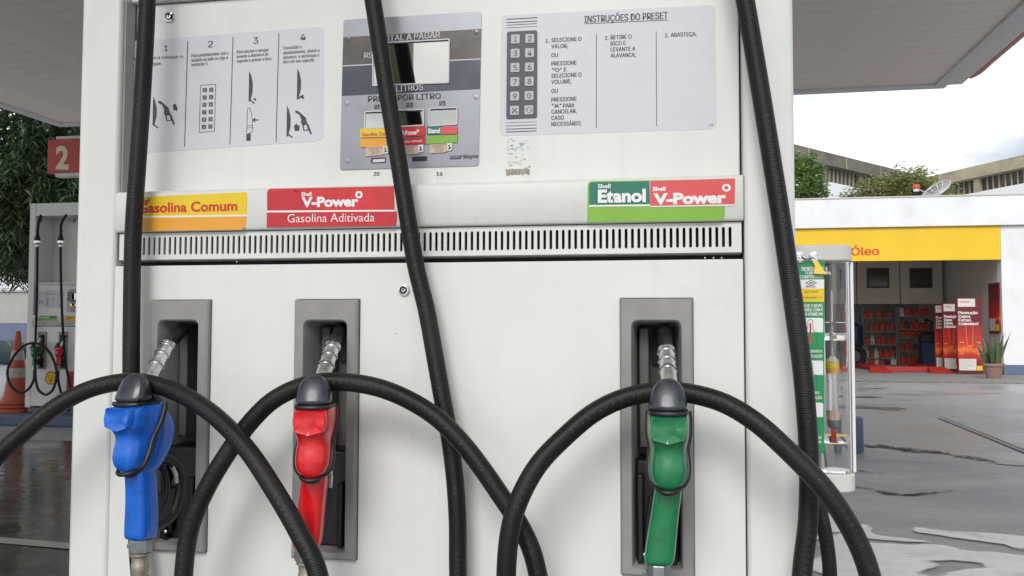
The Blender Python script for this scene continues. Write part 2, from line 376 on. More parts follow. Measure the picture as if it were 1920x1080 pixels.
# faint runs of dirt down the painted steel
for k_ in ('panel', 'column', 'band'):
    t = M[k_].node_tree; b_ = t.nodes['Principled BSDF']; tcn = t.nodes.new('ShaderNodeTexCoord'); mp_ = t.nodes.new('ShaderNodeMapping'); mp_.inputs['Scale'].default_value = (26, 26, 1.3); nz_ = t.nodes.new('ShaderNodeTexNoise'); nz_.inputs['Scale'].default_value = 1; nz_.inputs['Detail'].default_value = 7; nz_.inputs['Roughness'].default_value = .65
    t.links.new(tcn.outputs['Object'], mp_.inputs['Vector']); t.links.new(mp_.outputs[0], nz_.inputs['Vector']); m2 = t.nodes.new('ShaderNodeMapRange'); m2.inputs['From Min'].default_value = .52; m2.inputs['From Max'].default_value = .80; m2.inputs['To Max'].default_value = .13; t.links.new(nz_.outputs['Fac'], m2.inputs['Value'])
    mm = t.nodes.new('ShaderNodeMix'); mm.data_type = 'RGBA'; old = b_.inputs['Base Color'].links[0].from_socket
    t.links.new(m2.outputs[0], mm.inputs['Factor']); t.links.new(old, mm.inputs['A']); mm.inputs['B'].default_value = (.36, .33, .28, 1); t.links.new(mm.outputs['Result'], b_.inputs['Base Color'])
for n_ in M['wet'].node_tree.nodes:
    if n_.type == 'BUMP': n_.inputs['Distance'].default_value = .02; n_.inputs['Strength'].default_value = .16
g = MB(); g.add([(-300, -200, 0), (300, -200, 0), (300, 400, 0), (-300, 400, 0)], [(0, 1, 2, 3)]); struct(g.build('ground', 'asphalt'))
g = MB(); g.add([(-12, -1.0, .004), (-1.3, -1.0, .004), (-1.3, 6.2, .004), (-12, 6.2, .004)], [(0, 1, 2, 3)]); struct(g.build('wet_pavement', 'wet'))
# light joint strip across the wet pavement
g = MB(); a = G(0, 1018, .008); b = G(140, 1030, .008)
d = (b-a); a2 = a-d*2; b2 = b+d*.3
g.add([a2, b2, b2+Vector((0, .10, 0)), a2+Vector((0, .10, 0))], [(0, 1, 2, 3)]); struct(g.build('pavement_joint', 'concrete'))
g = MB(); a = G(45, 860, .008); b = G(105, 848, .008)
g.add([a, b, b+Vector((0, .05, 0)), a+Vector((0, .07, 0))], [(0, 1, 2, 3)]); struct(g.build('pavement_marking', 'roadpaint'))
# apron in front of the shop, planks of concrete running towards the bay
ap = MB()
YS = 21.6
for i in range(30):
    x0 = 2.0+i*.26
    ap.box((x0, 18.2, .004), (x0+.235, YS+5.0, .022))
struct(ap.build('shop_apron', 'paver'))
# straight drain groove, cracks and worn paint on the asphalt
def strip(name, pts, wid, m, z=.004, jag=0.0):
    mb = MB(); L = []; Rr = []
    pts = spline(pts, .02)
    for i, p in enumerate(pts):
        t = (pts[min(i+1, len(pts)-1)]-pts[max(i-1, 0)]).normalized(); n_ = Vector((-t.y, t.x, 0)); u = i/(len(pts)-1)
        ww = wid*(1 if jag == 0 else (.2+.8*math.sin(math.pi*min(1, .08+u*.9)))*max(.08, 1+jag*noise.noise(p*4)+.8*jag*noise.noise(p*16)))
        c_ = p+n_*(jag*.35*wid*(noise.noise(p*5+Vector((7, 3, 1)))+.6*noise.noise(p*19)))
        L.append(Vector((c_.x, c_.y, z))+n_*ww/2); Rr.append(Vector((c_.x, c_.y, z))-n_*ww/2)
    n = len(pts); mb.add(L+Rr, [(i, n+i, n+i+1, i+1) for i in range(n-1)]); return struct(mb.build(name, m))
strip('drain_groove', [G(1758, 784), G(1845, 819), G(1990, 879)], .026, 'groove')
strip('drain_edge', [G(1760, 782)+Vector((.04, .05, 0)), G(1845, 816)+Vector((.04, .05, 0)), G(1990, 876)+Vector((.04, .05, 0))], .03, 'concrete')
strip('pavement_crack', [G(1600, 834), G(1690, 842), G(1780, 853), G(1872, 868)], .20, 'crackdirt', .006, 1.1)
strip('pavement_crack', [G(1575, 908), G(1630, 918), G(1690, 929), G(1740, 925), G(1790, 921)], .05, 'crackdirt', .006, 1.2)
strip('pavement_crack', [G(1580, 880), G(1620, 885), G(1658, 890)], .05, 'crackdirt', .006, 1.2)
strip('pavement_crack', [G(1610, 728), G(1636, 729), G(1662, 728)], .14, 'crackdirt', .006, 1.2)
strip('road_paint', [G(1868, 868), G(1920, 872), G(2010, 880)], .17, 'roadpaint', .005)
strip('patch_stain', [G(1590, 763), G(1650, 766), G(1692, 765)], .7, mat('damp patch', (.062, .062, .07), .35, var=.1), .003, .5)
strip('patch_stain', [G(1590, 744), G(1650, 745), G(1655, 745)], .4, M['crackdirt'] if False else mat('damp patch two', (.066, .066, .074), .35, var=.1), .003, .5)
# soap foam: contour of a noise field, real thin sheet
def foam(name, X0, X1, Y0, Y1, step, fn, z):
    nx = int((X1-X0)/step); ny = int((Y1-Y0)/step)
    val = [[fn(X0+i*step, Y0+j*step) for i in range(nx+1)] for j in range(ny+1)]
    mb = MB(); vs = []; fs = []; cache = {}
    def vid(k, p):
        if k not in cache: cache[k] = len(vs); vs.append(p)
        return cache[k]
    for j in range(ny):
        for i in range(nx):
            cs = [(i, j), (i+1, j), (i+1, j+1), (i, j+1)]; v = [val[q][p] for p, q in cs]
            if max(v) <= 0: continue
            poly = []
            for k in range(4):
                a_, b_ = cs[k], cs[(k+1) % 4]; va, vb = v[k], v[(k+1) % 4]
                if va > 0: poly.append(vid(a_, (X0+a_[0]*step, Y0+a_[1]*step, z)))
                if (va > 0) != (vb > 0):
                    t = va/(va-vb); kk = (min(a_, b_), max(a_, b_))
                    poly.append(vid(kk, (X0+(a_[0]+(b_[0]-a_[0])*t)*step, Y0+(a_[1]+(b_[1]-a_[1])*t)*step, z)))
            if len(poly) > 2: fs.append(tuple(poly))
    mb.add(vs, fs); o = mb.build(name, 'foam', smooth='flat', kind='stuff')
    at_ = o.data.attributes.new('thickness', 'FLOAT', 'POINT')
    for k, i in cache.items(): at_.data[i].value = 0.0 if isinstance(k[0], tuple) else val[k[1]][k[0]]
    return o
def foam_fn(x, y):
    wx = .55*noise.noise(Vector((x*.9, y*1.6, 4)))+.18*noise.noise(Vector((x*2.6, y*3.6, 14))); wy = .40*noise.noise(Vector((x*.8, y*1.2, 9)))+.10*noise.noise(Vector((x*2.2, y*3.5, 3)))
    p = Vector(((x+wx)*1.7, (y+wy)*2.3, 2.7))
    v = noise.noise(p)*.8+.30*noise.noise(p*2.3+Vector((3, 1, 5)))+.08*noise.noise(p*6)
    edge = 3.95+.22*noise.noise(Vector((x*1.1, 2.2, 0)))
    v += .09 if y < edge else .09-min(.62, (y-edge)*1.6)
    return v-max(0, .75-x)*1.5-max(0, y-4.75)*3
fo = foam('soap_foam', .55, 3.6, 1.6, 4.9, .022, foam_fn, .006)
tag(fo, 'white soap foam spread in streaks over the grey asphalt', 'foam')

# ================================================================== DISPENSER
BASE_Z = 0.20
XL0, XL1, XR0, XR1 = -1.049, -.972, .109, .185     # outer / inner edges of the two columns
YU, YB, YD, DEP = .040, -.003, .0, .46
ZTOP = 2.62
D = thing('fuel_dispenser', (-.432, .23, BASE_Z), 'cream three-nozzle fuel dispenser with keypad, display and coloured fuel labels', 'fuel dispenser')

def box_part(name, m, a, b, parent, bevel=.003, label=None):
    return MB().box(a, b).build(name, m, parent, bevel=bevel, label=label)
# columns
for x0, x1 in ((XL0, XL1), (XR0, XR1)):
    box_part('column', 'column', (x0, 0, BASE_Z+.06), (x1, DEP, ZTOP), D, .006)
box_part('top_beam', 'column', (XL1+.0005, .004, ZTOP-.15), (XR0-.0005, DEP-.004, ZTOP-.001), D, .004)
box_part('plinth', 'plinth', (XL0+.02, .02, BASE_Z), (XR1-.02, DEP-.02, BASE_Z+.0595), D, .004)
box_part('cabinet', 'panel', (XL1+.004, .16, BASE_Z+.07), (XR0-.004, DEP-.03, 1.67), D, .002)
box_part('back_panel', 'panel', (XL1+.002, .30, 1.675), (-.56, .32, ZTOP-.1505), D, .002)
# upper panel (rebated between the columns) with its head rail
box_part('upper_panel', 'panel', (XL1+.006, YU, 1.305), (XR0-.0030, YU+.03, 1.672), D, .002)
box_part('head_rail', 'band', (XL1+.001, YU-.012, 1.674), (XR0-.001, YU+.06, 1.70), D, .003)
box_part('edge_seal', 'seal', (XL1+.0008, .012, 1.324), (XL1+.004, YU-.002, 1.672), D, .0)
# label band: front face with lips, and the vent grille under it
zb0, zb1 = 1.250, 1.322
mb = MB(); prof = [(YB, zb0+.006), (YB+.004, zb0), (YB+.045, zb0), (YB+.075, zb1-.002), (YB+.055, zb1+.003), (YB+.006, zb1), (YB, zb1-.006)]
mb.prism([(XL1+.0005, y, z) for y, z in prof], (XR0-.0015-XL1, 0, 0)); mb.build('label_band', 'band', D, bevel=.002)
# vent grille, slots cut through
def vent():
    mb = MB(); x0, x1 = XL1+.004, XR0-.004; z0, z1 = 1.2015, 1.2485; yf, yb = .0075, .0115
    per = .01008; sw, sz0, sz1 = .0046, 1.2095, 1.2415
    n = int((x1-x0-.018)/per); xs = (x0+x1)/2-n*per/2
    mb.box((x0, yf, z0), (xs, yb, z1)); mb.box((xs+n*per, yf, z0), (x1, yb, z1))
    slots = []
    for i in range(n):
        cx = xs+(i+.5)*per; hw = per/2; r = sw/2
        inner = []
        for k in range(5): a = math.pi-k*math.pi/4; inner.append((cx+r*math.cos(a), sz1-r+r*math.sin(a)))
        for k in range(5): a = -k*math.pi/4; inner.append((cx+r*math.cos(a), sz0+r+r*math.sin(a)))
        # outer loop with the same number of points
        o = [(cx-hw, sz1), (cx-hw, z1), (cx, z1), (cx+hw, z1), (cx+hw, sz1), (cx+hw, sz0), (cx+hw, z0), (cx, z0), (cx-hw, z0), (cx-hw, sz0)]
        vs = [(x, yf, z) for x, z in o]+[(x, yf, z) for x, z in inner]+[(x, yb, z) for x, z in inner]
        m_ = 10
        fs = [(k, (k+1) % m_, m_+(k+1) % m_, m_+k) for k in range(m_)]+[(m_+k, m_+(k+1) % m_, 2*m_+(k+1) % m_, 2*m_+k) for k in range(m_)]
        mb.add(vs, fs)
    # folded bottom flange and top flange
    mb.add([(x0, yf, z0), (x1, yf, z0), (x1, .05, z0-.004), (x0, .05, z0-.004)], [(0, 1, 2, 3)])
    return mb.build('vent_grille', 'band', D)
vent()
box_part('vent_cavity', 'dark', (XL1+.005, .035, 1.165), (XR0-.005, .15, 1.2495), D, 0)
# sealing wire knots left in the gap
for px in (444, 1322, 1338, 1353):
    p = P(px, 491 if px < 600 else 483.5, .004); mbx = MB(); mbx.lathe([(.0005, -.0012), (.0012, -.0006), (.0012, .0006), (.0005, .0012)], p, 'Y', 8); mbx.build('rivet', 'paper', D, smooth=60)
# lower door with three openings
BX = [(-.895, -.783), (-.6275, -.5145), (-.083, .030)]; BZ0, BZ1 = .700, 1.130
def door():
    mb = MB(); x0, x1 = XL1-.003+.005, XR0-.0025; xs = [x0]+[v for b in BX for v in b]+[x1]; zs = [BASE_Z+.08, BZ0, BZ1, 1.190]
    V = {}; vs = []; fs = []
    def vid(x, y, z):
        k = (round(x, 5), round(y, 5), round(z, 5))
        if k not in V: V[k] = len(vs); vs.append((x, y, z))
        return V[k]
    yf, yb = -.0015, .018
    hole = lambda i, j: j == 1 and i in (1, 3, 5)
    for i in range(7):
        for j in range(3):
            if hole(i, j): continue
            X0, X1, Z0, Z1 = xs[i], xs[i+1], zs[j], zs[j+1]
            fs.append([vid(X0, yf, Z0), vid(X1, yf, Z0), vid(X1, yf, Z1), vid(X0, yf, Z1)])
            for (ni, nj, a, b) in ((i-1, j, (X0, Z1), (X0, Z0)), (i+1, j, (X1, Z0), (X1, Z1)), (i, j-1, (X0, Z0), (X1, Z0)), (i, j+1, (X1, Z1), (X0, Z1))):
                if ni < 0 or ni > 6 or nj < 0 or nj > 2 or hole(ni, nj):
                    fs.append([vid(a[0], yf, a[1]), vid(b[0], yf, b[1]), vid(b[0], yb, b[1]), vid(a[0], yb, a[1])])
    mb.add(vs, fs); return mb.build('lower_door', 'panel', D, bevel=.0018)
door()
# nozzle boots
def boot(x0, x1):
    z0, z1 = BZ0+.001, BZ1-.001; x0 += .001; x1 -= .001
    yf = -.013; yb = .085
    O = [(x0, z1), (x1, z1), (x1, z0), (x0, z0)]
    def rr(xa, xb, za, zb, rt, rb, y): return rounded([(xa, y, zb), (xb, y, zb), (xb, y, za), (xa, y, za)], [rt, rt, rb, rb], 4)
    ix0, ix1, iz0, iz1 = x0+.0165, x1-.0165, z0+.012, z1-.033
    rings = [rr(x0, x1, z0, z1, .001, .001, .012), rr(x0, x1, z0, z1, .0015, .0015, yf+.003), rr(x0+.003, x1-.003, z0+.003, z1-.003, .002, .002, yf),
             rr(ix0, ix1, iz0, iz1, .012, .004, yf), rr(ix0+.002, ix1-.002, iz0+.002, iz1-.003, .011, .004, yf+.004),
             rr(ix0+.010, ix1-.010, iz0+.012, iz1-.010, .006, .004, yb)]
    mb = MB(); mb.loft(rings, False)
    b = mb.build('nozzle_boot', 'boot', D, smooth=32)
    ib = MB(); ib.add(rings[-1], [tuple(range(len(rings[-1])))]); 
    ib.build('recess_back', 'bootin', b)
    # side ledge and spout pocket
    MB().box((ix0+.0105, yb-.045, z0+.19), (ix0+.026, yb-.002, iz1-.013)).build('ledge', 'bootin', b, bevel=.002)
    MB().box((ix0+.030, yb-.012, z1-.105), (ix1-.013, yb-.001, iz1-.012)).build('spout_pocket', 'dark', b, bevel=.001)
    # black nozzle seat at the foot
    hb = MB(); hb.box((ix0+.006, .012, iz0+.004), (ix1-.006, yb-.003, z0+.175)); hb.build('nozzle_seat', 'holder', b, bevel=.004)
    sb = MB(); sb.box((ix0+.008, -.006, iz0+.006), (ix0+.018, .0118, z0+.155)); sb.box((ix1-.018, -.006, iz0+.006), (ix1-.008, .0118, z0+.125)); sb.build('seat_rib', 'holder', b, bevel=.003)
    lv = MB(); lv.tube([(ix0+.022, .004, z0+.03), (ix0+.024, -.004, z0+.075), (ix0+.030, .0, z0+.12)], .0045, 8); lv.build('switch_lever', 'rubber', b, smooth=60)
    sc = MB(); sc.lathe([(.003, 0), (.003, -.0022), (.0015, -.003)], (ix0+.020, -.0062, z0+.032), 'Y', 12); sc.build('screw', 'steel', b, smooth=40)
for b_ in BX: boot(*b_)
# locks
def lock(px, py, Y):
    c_ = P(px, py, Y); mb = MB(); mb.lathe([(.0098, 0), (.0098, -.003), (.0085, -.0052), (.0066, -.0056), (.0062, -.0034), (.0042, -.0034), (.0042, -.0052), (.0036, -.0058), (.0005, -.0058)], c_, 'Y', 28)
    l = mb.build('lock', 'chrome', D, smooth=30)
    k = MB(); k.lathe([(.0061, -.0036), (.0043, -.0036)], c_, 'Y', 24); k.box(c_+Vector((-.0007, -.0066, -.001)), c_+Vector((.0007, -.0058, .004)))
    k.build('keyway', 'dark', l)
lock(319, 33, YU); lock(758, 544, -.0015)
mb = MB(); mb.lathe([(.0009, 0), (.0009, -.0006), (.0003, -.0008)], P(742, 626, -.0015), 'Y', 10); mb.build('paint_chip', 'dark', D)

# ---------------- instruction sheet with the four pictogram columns
ins = film('instruction_sheet', 'sheet', [(235, 78), (608, 50), (606, 264), (229, 290)], YU, D, .012)
YI = YU-.0008
letters('lettering', 'ink', YI, [
    ('1', 308, 96, 314, 95.6, 11, .02), ('2', 390, 89, 399, 88.5, 12, .02), ('3', 475, 82, 484, 81.4, 12, .02), ('4', 563, 75.5, 573, 75, 12, .02),
    ('Retire o bico e coloque-o', 247, 113, 343, 108.5, 6), ('no tanque.', 262, 124.5, 303, 121.5, 6),
    ('Para predeterminar use o', 359, 107.5, 428, 102, 6), ('teclado ao lado ou siga a', 359, 116, 427, 110.5, 6), ('instrução 3.', 359, 124.5, 390, 121.5, 6),
    ('Para encher o tanque', 444, 100.5, 503, 96, 6), ('levante a alavanca do', 444, 109, 503, 104, 6), ('suporte e acione o bico.', 444, 117.5, 510, 112.5, 6),
    ('Concluído o', 531, 93, 565, 90.5, 6), ('abastecimento, abaixe a', 531, 102, 599, 97, 6), ('alavanca  e recoloque o', 531, 110.5, 598, 106, 6), ('bico em seu suporte.', 531, 119, 590, 115, 6)], ins)
pol = [line_px(352, 77, 346, 275, 1.5), line_px(437, 69, 431, 271, 1.5), line_px(523, 62, 517.5, 266, 1.5)]
def car_edge(x, y, h): return [(x, y), (x+4, y+8), (x+7, y+h*.4), (x+6.5, y+h*.7), (x+2, y+h), (x-1, y+h)]
def tick(x, y, up=1): return line_px(x, y, x+10, y+8*up, 2.6)
pol += [car_edge(287, 181, 54), tick(286, 232), car_edge(467, 133, 57), tick(467, 186), car_edge(557.5, 128, 57), line_px(557, 186, 569, 178, 2.6), car_edge(538, 198, 58), tick(538, 250)]
def nozzle_icon(x, y): return [[(x, y), (x+6, y+1), (x+14, y+8), (x+20, y+13), (x+22, y+20), (x+24, y+26), (x+14, y+29), (x+11, y+22), (x+12, y+17), (x+8, y+8), (x+1, y+4)],
    [(x+14, y+29), (x+16, y+39), (x+25, y+37), (x+29, y+45), (x+32, y+44), (x+25, y+25), (x+21.5, y+26.5), (x+24, y+35), (x+18, y+37), (x+16.4, y+28.6)]]
pol += nozzle_icon(296, 189)+nozzle_icon(553, 207)
pol += [[(324, 197), (329, 194), (333, 203), (331.5, 209), (328, 206), (325, 207)], [(551, 236), (556, 231), (558, 235), (562, 235), (561, 245), (553, 246)], [(475, 186), (478, 183), (481, 187), (478, 189)], [(564, 182), (567, 179), (571, 183), (567, 186)],
        line_px(474, 225, 485, 225, 2), line_px(474, 225, 479, 222, 2), line_px(474, 225, 479, 229, 2)]
pol += [line_px(463, 251, 471, 250, .1)]+[[(463, 252), (470, 250.5), (470, 263.5), (463, 264.5)]]
pol += [line_px(464, 205, 462, 264, 1), line_px(468, 202, 472, 214, 1), line_px(472, 214, 474, 238, 1), line_px(474, 238, 472, 248, 1), line_px(464, 203, 468, 202, 1), line_px(463, 236, 474, 235, 1), line_px(463, 240, 473.5, 239, 1), line_px(472, 248, 463, 252, 1)]
pol += [line_px(376, 160, 404.5, 158, 1), line_px(404.5, 158, 402, 246, 1), line_px(402, 246, 373.5, 248.5, 1), line_px(373.5, 248.5, 376, 160, 1)]
for r_ in range(6):
    for c_ in range(2):
        x = 384-r_*.35+c_*12.2; y = 169+r_*13.8-c_*.8
        pol.append([(x-3.8, y-3.8), (x+3.8, y-4.1), (x+3.8, y+3.8), (x-3.8, y+4.1)])
shapes('pictogram', 'ink', YI, pol, ins)
letters('key_digits', 'sheet', YI-.0002, [(s_, 382.4-(k//2)*.35+(k % 2)*12.2, 171.4+(k//2)*13.8-(k % 2)*.8, 385.6-(k//2)*.35+(k % 2)*12.2, 171.4+(k//2)*13.8-(k % 2)*.8, 5, .0) for k, s_ in enumerate('1234567890x0')], ins)

# ---------------- display plate
dp = film('display_plate', 'silver', [(645, 38), (903, 22), (898, 311), (638, 319)], YU, D, .005, .002)
Y1 = YU-.0026
film('dark_band', 'bandbrown', [(643.6, 70), (902.4, 54), (901.2, 109.6), (642, 123)], Y1+.0006, dp, 0, .0003)
film('dark_band', 'bandblue', [(642, 124.6), (901.1, 111.4), (900, 167), (640.8, 180)], Y1+.0006, dp, 0, .0003)
film('rule', 'grey_ink', [(642, 122.8), (901.2, 109.4), (901.1, 111.6), (642, 124.8)], Y1+.0006, dp, 0, .0004)
letters('lettering', 'grey_ink', Y1-.0002, [('TOTAL A PAGAR', 711, 78.5, 825, 70.5, 11.5, .02), ('R$', 683, 109, 698, 108, 10, .02), ('LITROS', 743, 172, 793, 168.5, 11, .02)], dp)
letters('lettering', 'ink', Y1-.0002, [('PREÇO POR LITRO', 690, 190.5, 826, 185, 10.5, .02), ('R$', 702, 204.5, 712, 204, 8, .02), ('R$', 762, 201, 774, 200.4, 8, .02), ('R$', 824, 198, 835, 197.4, 8, .02), ('Wayne', 868, 297.5, 896, 296, 7.5, .03)], dp)
shapes('maker_mark', 'ink', Y1-.0002, [[(844, 292.5), (867, 291), (863, 298), (844, 298.5)]], dp)
shapes('maker_mark', 'silver', Y1-.0004, [line_px(846, 294.2, 863, 293.2, .7), line_px(846, 296, 862, 295.2, .7)], dp)
def window(pix, rim=2.2):
    q = [P(x, y, YU-.0045) for x, y in pix]
    cx = sum(p.x for p in q)/4; cz = sum(p.z for p in q)/4
    fr = MB(); o = rounded([p+Vector((math.copysign(.0022, p.x-cx), 0, math.copysign(.0022, p.z-cz))) for p in q], .003, 3); i_ = rounded(q, .002, 3); n = len(o)
    fr.add(o+i_+[p+Vector((0, .0016, 0)) for p in i_], [(k, (k+1) % n, n+(k+1) % n, n+k) for k in range(n)]+[(n+k, n+(k+1) % n, 2*n+(k+1) % n, 2*n+k) for k in range(n)])
    fr.build('window_frame', 'grey_ink', dp)
    # glass, tilted a touch and set behind the frame
    gl = MB(); gl.add([p+Vector((0, .0012, 0)) for p in q], [(0, 1, 2, 3)][::-1]); gl.build('display_window', 'lcd', dp)
    sh = MB(); top = [q[0], q[1], q[1]+Vector((0, 0, -.0022)), q[0]+Vector((0, 0, -.0022))]; sh.add([p+Vector((0, .0008, 0)) for p in top], [(0, 1, 2, 3)]); sh.build('window_top_strip', 'dark', dp)  # dark strip along the top edge of the glass only
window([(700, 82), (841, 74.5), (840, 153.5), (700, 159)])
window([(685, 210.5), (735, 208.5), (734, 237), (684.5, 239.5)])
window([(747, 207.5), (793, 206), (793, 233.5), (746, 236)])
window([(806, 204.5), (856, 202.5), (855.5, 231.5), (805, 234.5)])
YL = Y1-.0012
def mini(name, m, pix): return film(name, m, pix, YL, dp, 0, .0004)
mini('fuel_tab', 'yellow', [(676, 241), (738, 238.5), (738, 256.5), (675.5, 258)]); mini('fuel_tab', 'orange', [(675.5, 260), (738, 258.5), (738, 274), (675.5, 276)])
mini('fuel_tab', 'redfilm', [(746, 239), (797.5, 236.5), (797.5, 254.5), (745, 257)]); mini('fuel_tab', 'redfilm2', [(745, 259.5), (797.5, 256.5), (797.5, 270), (745, 272.5)])
mini('fuel_tab', 'greenfilm', [(801, 236), (826, 235), (826, 251.5), (800.5, 252.5)]); mini('fuel_tab', 'coral', [(826.3, 238.5), (858, 237), (858, 251), (826.3, 252)]); mini('fuel_tab', 'lime', [(800.5, 255), (858, 253), (857.5, 267), (800, 270)])
letters('lettering', 'redprint', YL-.0006, [('Gasolina Comum', 678, 255.5, 737, 253.5, 6.5, .03)], dp, sans=False)
letters('lettering', 'white', YL-.0006, [('V-Power', 751, 254, 783, 251.5, 8, .04), ('Gasolina Aditivada', 750, 268, 791, 265.8, 4.5, .0), ('Etanol', 803, 249.5, 825, 248.5, 8, .04)], dp, sans=False)
shapes('ring_mark', 'white', YL-.0006, [ring_px(783.5, 245, 1.2, 2.6, 0, 360, 12)], dp)
for x, y, dark_ in ((686, 276, 0), (752, 273.5, 0), (806, 270.5, 0)):
    film('seal_tag', 'tan', [(x, y), (x+32, y-1.5), (x+31.5, y+15), (x-.5, y+17)], YL, dp, 0, .0004)
    film('seal_tag', 'paper', [(x+32.3, y-2), (x+42, y-2.5), (x+41.5, y+11), (x+32, y+13)], YL, dp, 0, .0004)
    letters('lettering', 'ink', YL-.0006, [('2011', x+10, y+14, x+25, y+13.2, 6, .0), ('INSTRUMENTO', x+2, y+3.4, x+30, y+2, 2.2, 0), ('VERIFICADO', x+6, y+6.6, x+24, y+5.6, 2.2, 0)], dp)
    shapes('hologram', M['greenfilm'] if False else 'bandblue', YL-.0006, [[(x+34, y+2), (x+38, y), (x+37, y+4), (x+40, y+6), (x+38, y+9), (x+33, y+10), (x+36, y+6)]], dp)
film('counter_slot', 'dark', [(696, 296.5), (723, 295), (722.5, 304), (696, 305.5)], YL, dp, 0, .0003); film('counter_slot', 'dark', [(773, 294), (800, 293), (800, 300.5), (773, 302)], YL, dp, 0, .0003)
film('counter_digits', 'sheet', [(699, 299), (722, 297.5), (721.5, 303.4), (699, 304.6)], YL-.0004, dp, 0, .0003)
for x, y in ((653, 73.5), (893, 60.5), (650, 194), (892.5, 182), (651, 302)):
    mb = MB(); mb.lathe([(.0042, 0), (.0040, -.0008), (.0005, -.0012)], P(x, y, Y1+.0004), 'Y', 16); mb.build('plate_screw', 'silver' if y > 150 else 'bandbrown', dp, smooth=50)
for px, s_ in ((706, '20'), (824, '16')):
    st = film('number_tag', 'paper', [(px-10, 319), (px+10, 318), (px+10, 334), (px-10, 335)], YU, D, .006); letters('lettering', 'ink', YU-.0008, [(s_, px-5.5, 330, px+5.5, 329.4, 7.5, .05)], st)

# ---------------- preset plate, keypad, keys
pp = film('preset_plate', 'sheet', [(940, 29), (1341, 9), (1344, 242), (937, 255)], YU, D, .011)
YP = YU-.0009
letters('lettering', 'ink', YP, [
    ('INSTRUÇÕES DO PRESET', 1096, 42.5, 1252, 35, 12.5, .026),
    ('1.', 1023, 80, 1030, 79.5, 7, .026), ('SELECIONE O', 1034, 79, 1090, 76.5, 7.6, .026), ('VALOR;', 1034, 90.7, 1064, 89.5, 7.6, .026), ('OU', 1034, 107.5, 1046, 107, 7.6, .026),
    ('PRESSIONE', 1034, 123, 1081, 121, 7.6, .026), ('"', 1035, 135, 1038, 135, 7.6, .026), ('" E', 1050, 134.5, 1062, 134, 7.6, .026), ('SELECIONE O', 1034, 146, 1090, 143.5, 7.6, .026), ('VOLUME;', 1034, 157.5, 1071, 156, 7.6, .026),
    ('OU', 1034, 174.5, 1046, 174, 7.6, .026), ('PRESSIONE', 1034, 190.5, 1081, 188.8, 7.6, .026), ('"', 1035, 202, 1038, 202, 7.6, .026), ('" PARA', 1050, 202, 1077, 201, 7.6, .026), ('CANCELAR,', 1034, 213.5, 1081, 211.7, 7.6, .026), ('CASO', 1034, 225, 1057, 224.2, 7.6, .026), ('NECESSÁRIO;', 1034, 236.5, 1090, 234.5, 7.6, .026),
    ('2.', 1134.5, 75, 1141, 74.6, 7, .026), ('RETIRE O', 1145, 74, 1184, 72, 7.6, .026), ('BICO E', 1145, 85.5, 1173, 84.2, 7.6, .026), ('LEVANTE A', 1145, 96.7, 1191, 94.7, 7.6, .026), ('ALAVANCA;', 1145, 108, 1192, 106.2, 7.6, .026),
    ('3.', 1247, 70, 1253, 69.6, 7, .026), ('ABASTEÇA.', 1258, 69, 1306, 67.3, 7.6, .026), ('LTS', 1329, 236.5, 1337, 236, 3.4, .026)], pp)
pol = [line_px(1096, 44.6, 1252.5, 37.4, 1.1), line_px(1118.3, 64, 1118, 239.5, 1.2), line_px(1230.3, 58.5, 1231.2, 236.5, 1.2)]
for k, (ya, wd) in enumerate(((36, 1.5), (42.3, 1.4), (47, 1.0), (52, .7))): pol.append(line_px(950, ya+.3, 1007.5, ya-3, wd))
for k, (ya, wd) in enumerate(((230, .7), (236, 1.0), (242, 1.4), (247.2, 1.5))): pol.append(line_px(949, ya+.3, 1006.5, ya-1.9, wd))
def cyc(x, y, r, w_=1.2): return [ring_px(x, y, r-w_/2, r+w_/2, 200, 330, 7), ring_px(x, y, r-w_/2, r+w_/2, 20, 150, 7), [(x+r-2.2, y-.5), (x+r+2.4, y-1), (x+r+.4, y+2.4)], [(x-r+2.2, y+.5), (x-r-2.4, y+1), (x-r-.4, y-2.4)]]
def crs(x, y, r, w_=1.6): return [line_px(x-r, y-r, x+r, y+r, w_), line_px(x-r, y+r, x+r, y-r, w_), [(x-r-.8, y+r+.6), (x-r+3, y+r-.4), (x-r+.4, y+r-3.4)], [(x+r+.8, y+r+.6), (x+r-3, y+r-.4), (x+r-.4, y+r-3.4)]]
pol += cyc(1044.3, 131, 3.4)+crs(1043.5, 198, 3.3)
shapes('rule', 'ink', YP, pol, pp, True)
kp = film('keypad', 'keypad', [(951, 60), (1007.5, 57), (1007, 221), (949.5, 223.5)], YU-.0006, D, .004, .0016)
YK = YU-.0025
for r_ in range(6):
    for c_ in range(2):
        cx = 966.6-r_*.35+c_*27; cy = 73.4+r_*26.75-c_*1.0
        k = film('key', 'key', [(cx-8.3, cy-8.1), (cx+8.3, cy-8.6), (cx+8.1, cy+8.1), (cx-8.4, cy+8.6)], YU-.0022, D, .002, .0012)
        s_ = '1234567890'[r_*2+c_] if r_ < 5 else ''
        YKK = YU-.0036
        if s_: letters('numeral', 'ink', YKK, [(s_, cx-(2.2 if s_ == '1' else 3.4), cy+5, cx+(1.6 if s_ == '1' else 3.4), cy+4.8, 10, .015)], k)
        else: shapes('symbol', 'ink', YKK, crs(cx, cy, 4.6, 1.5) if c_ == 0 else cyc(cx, cy, 4.6, 1.1), k)
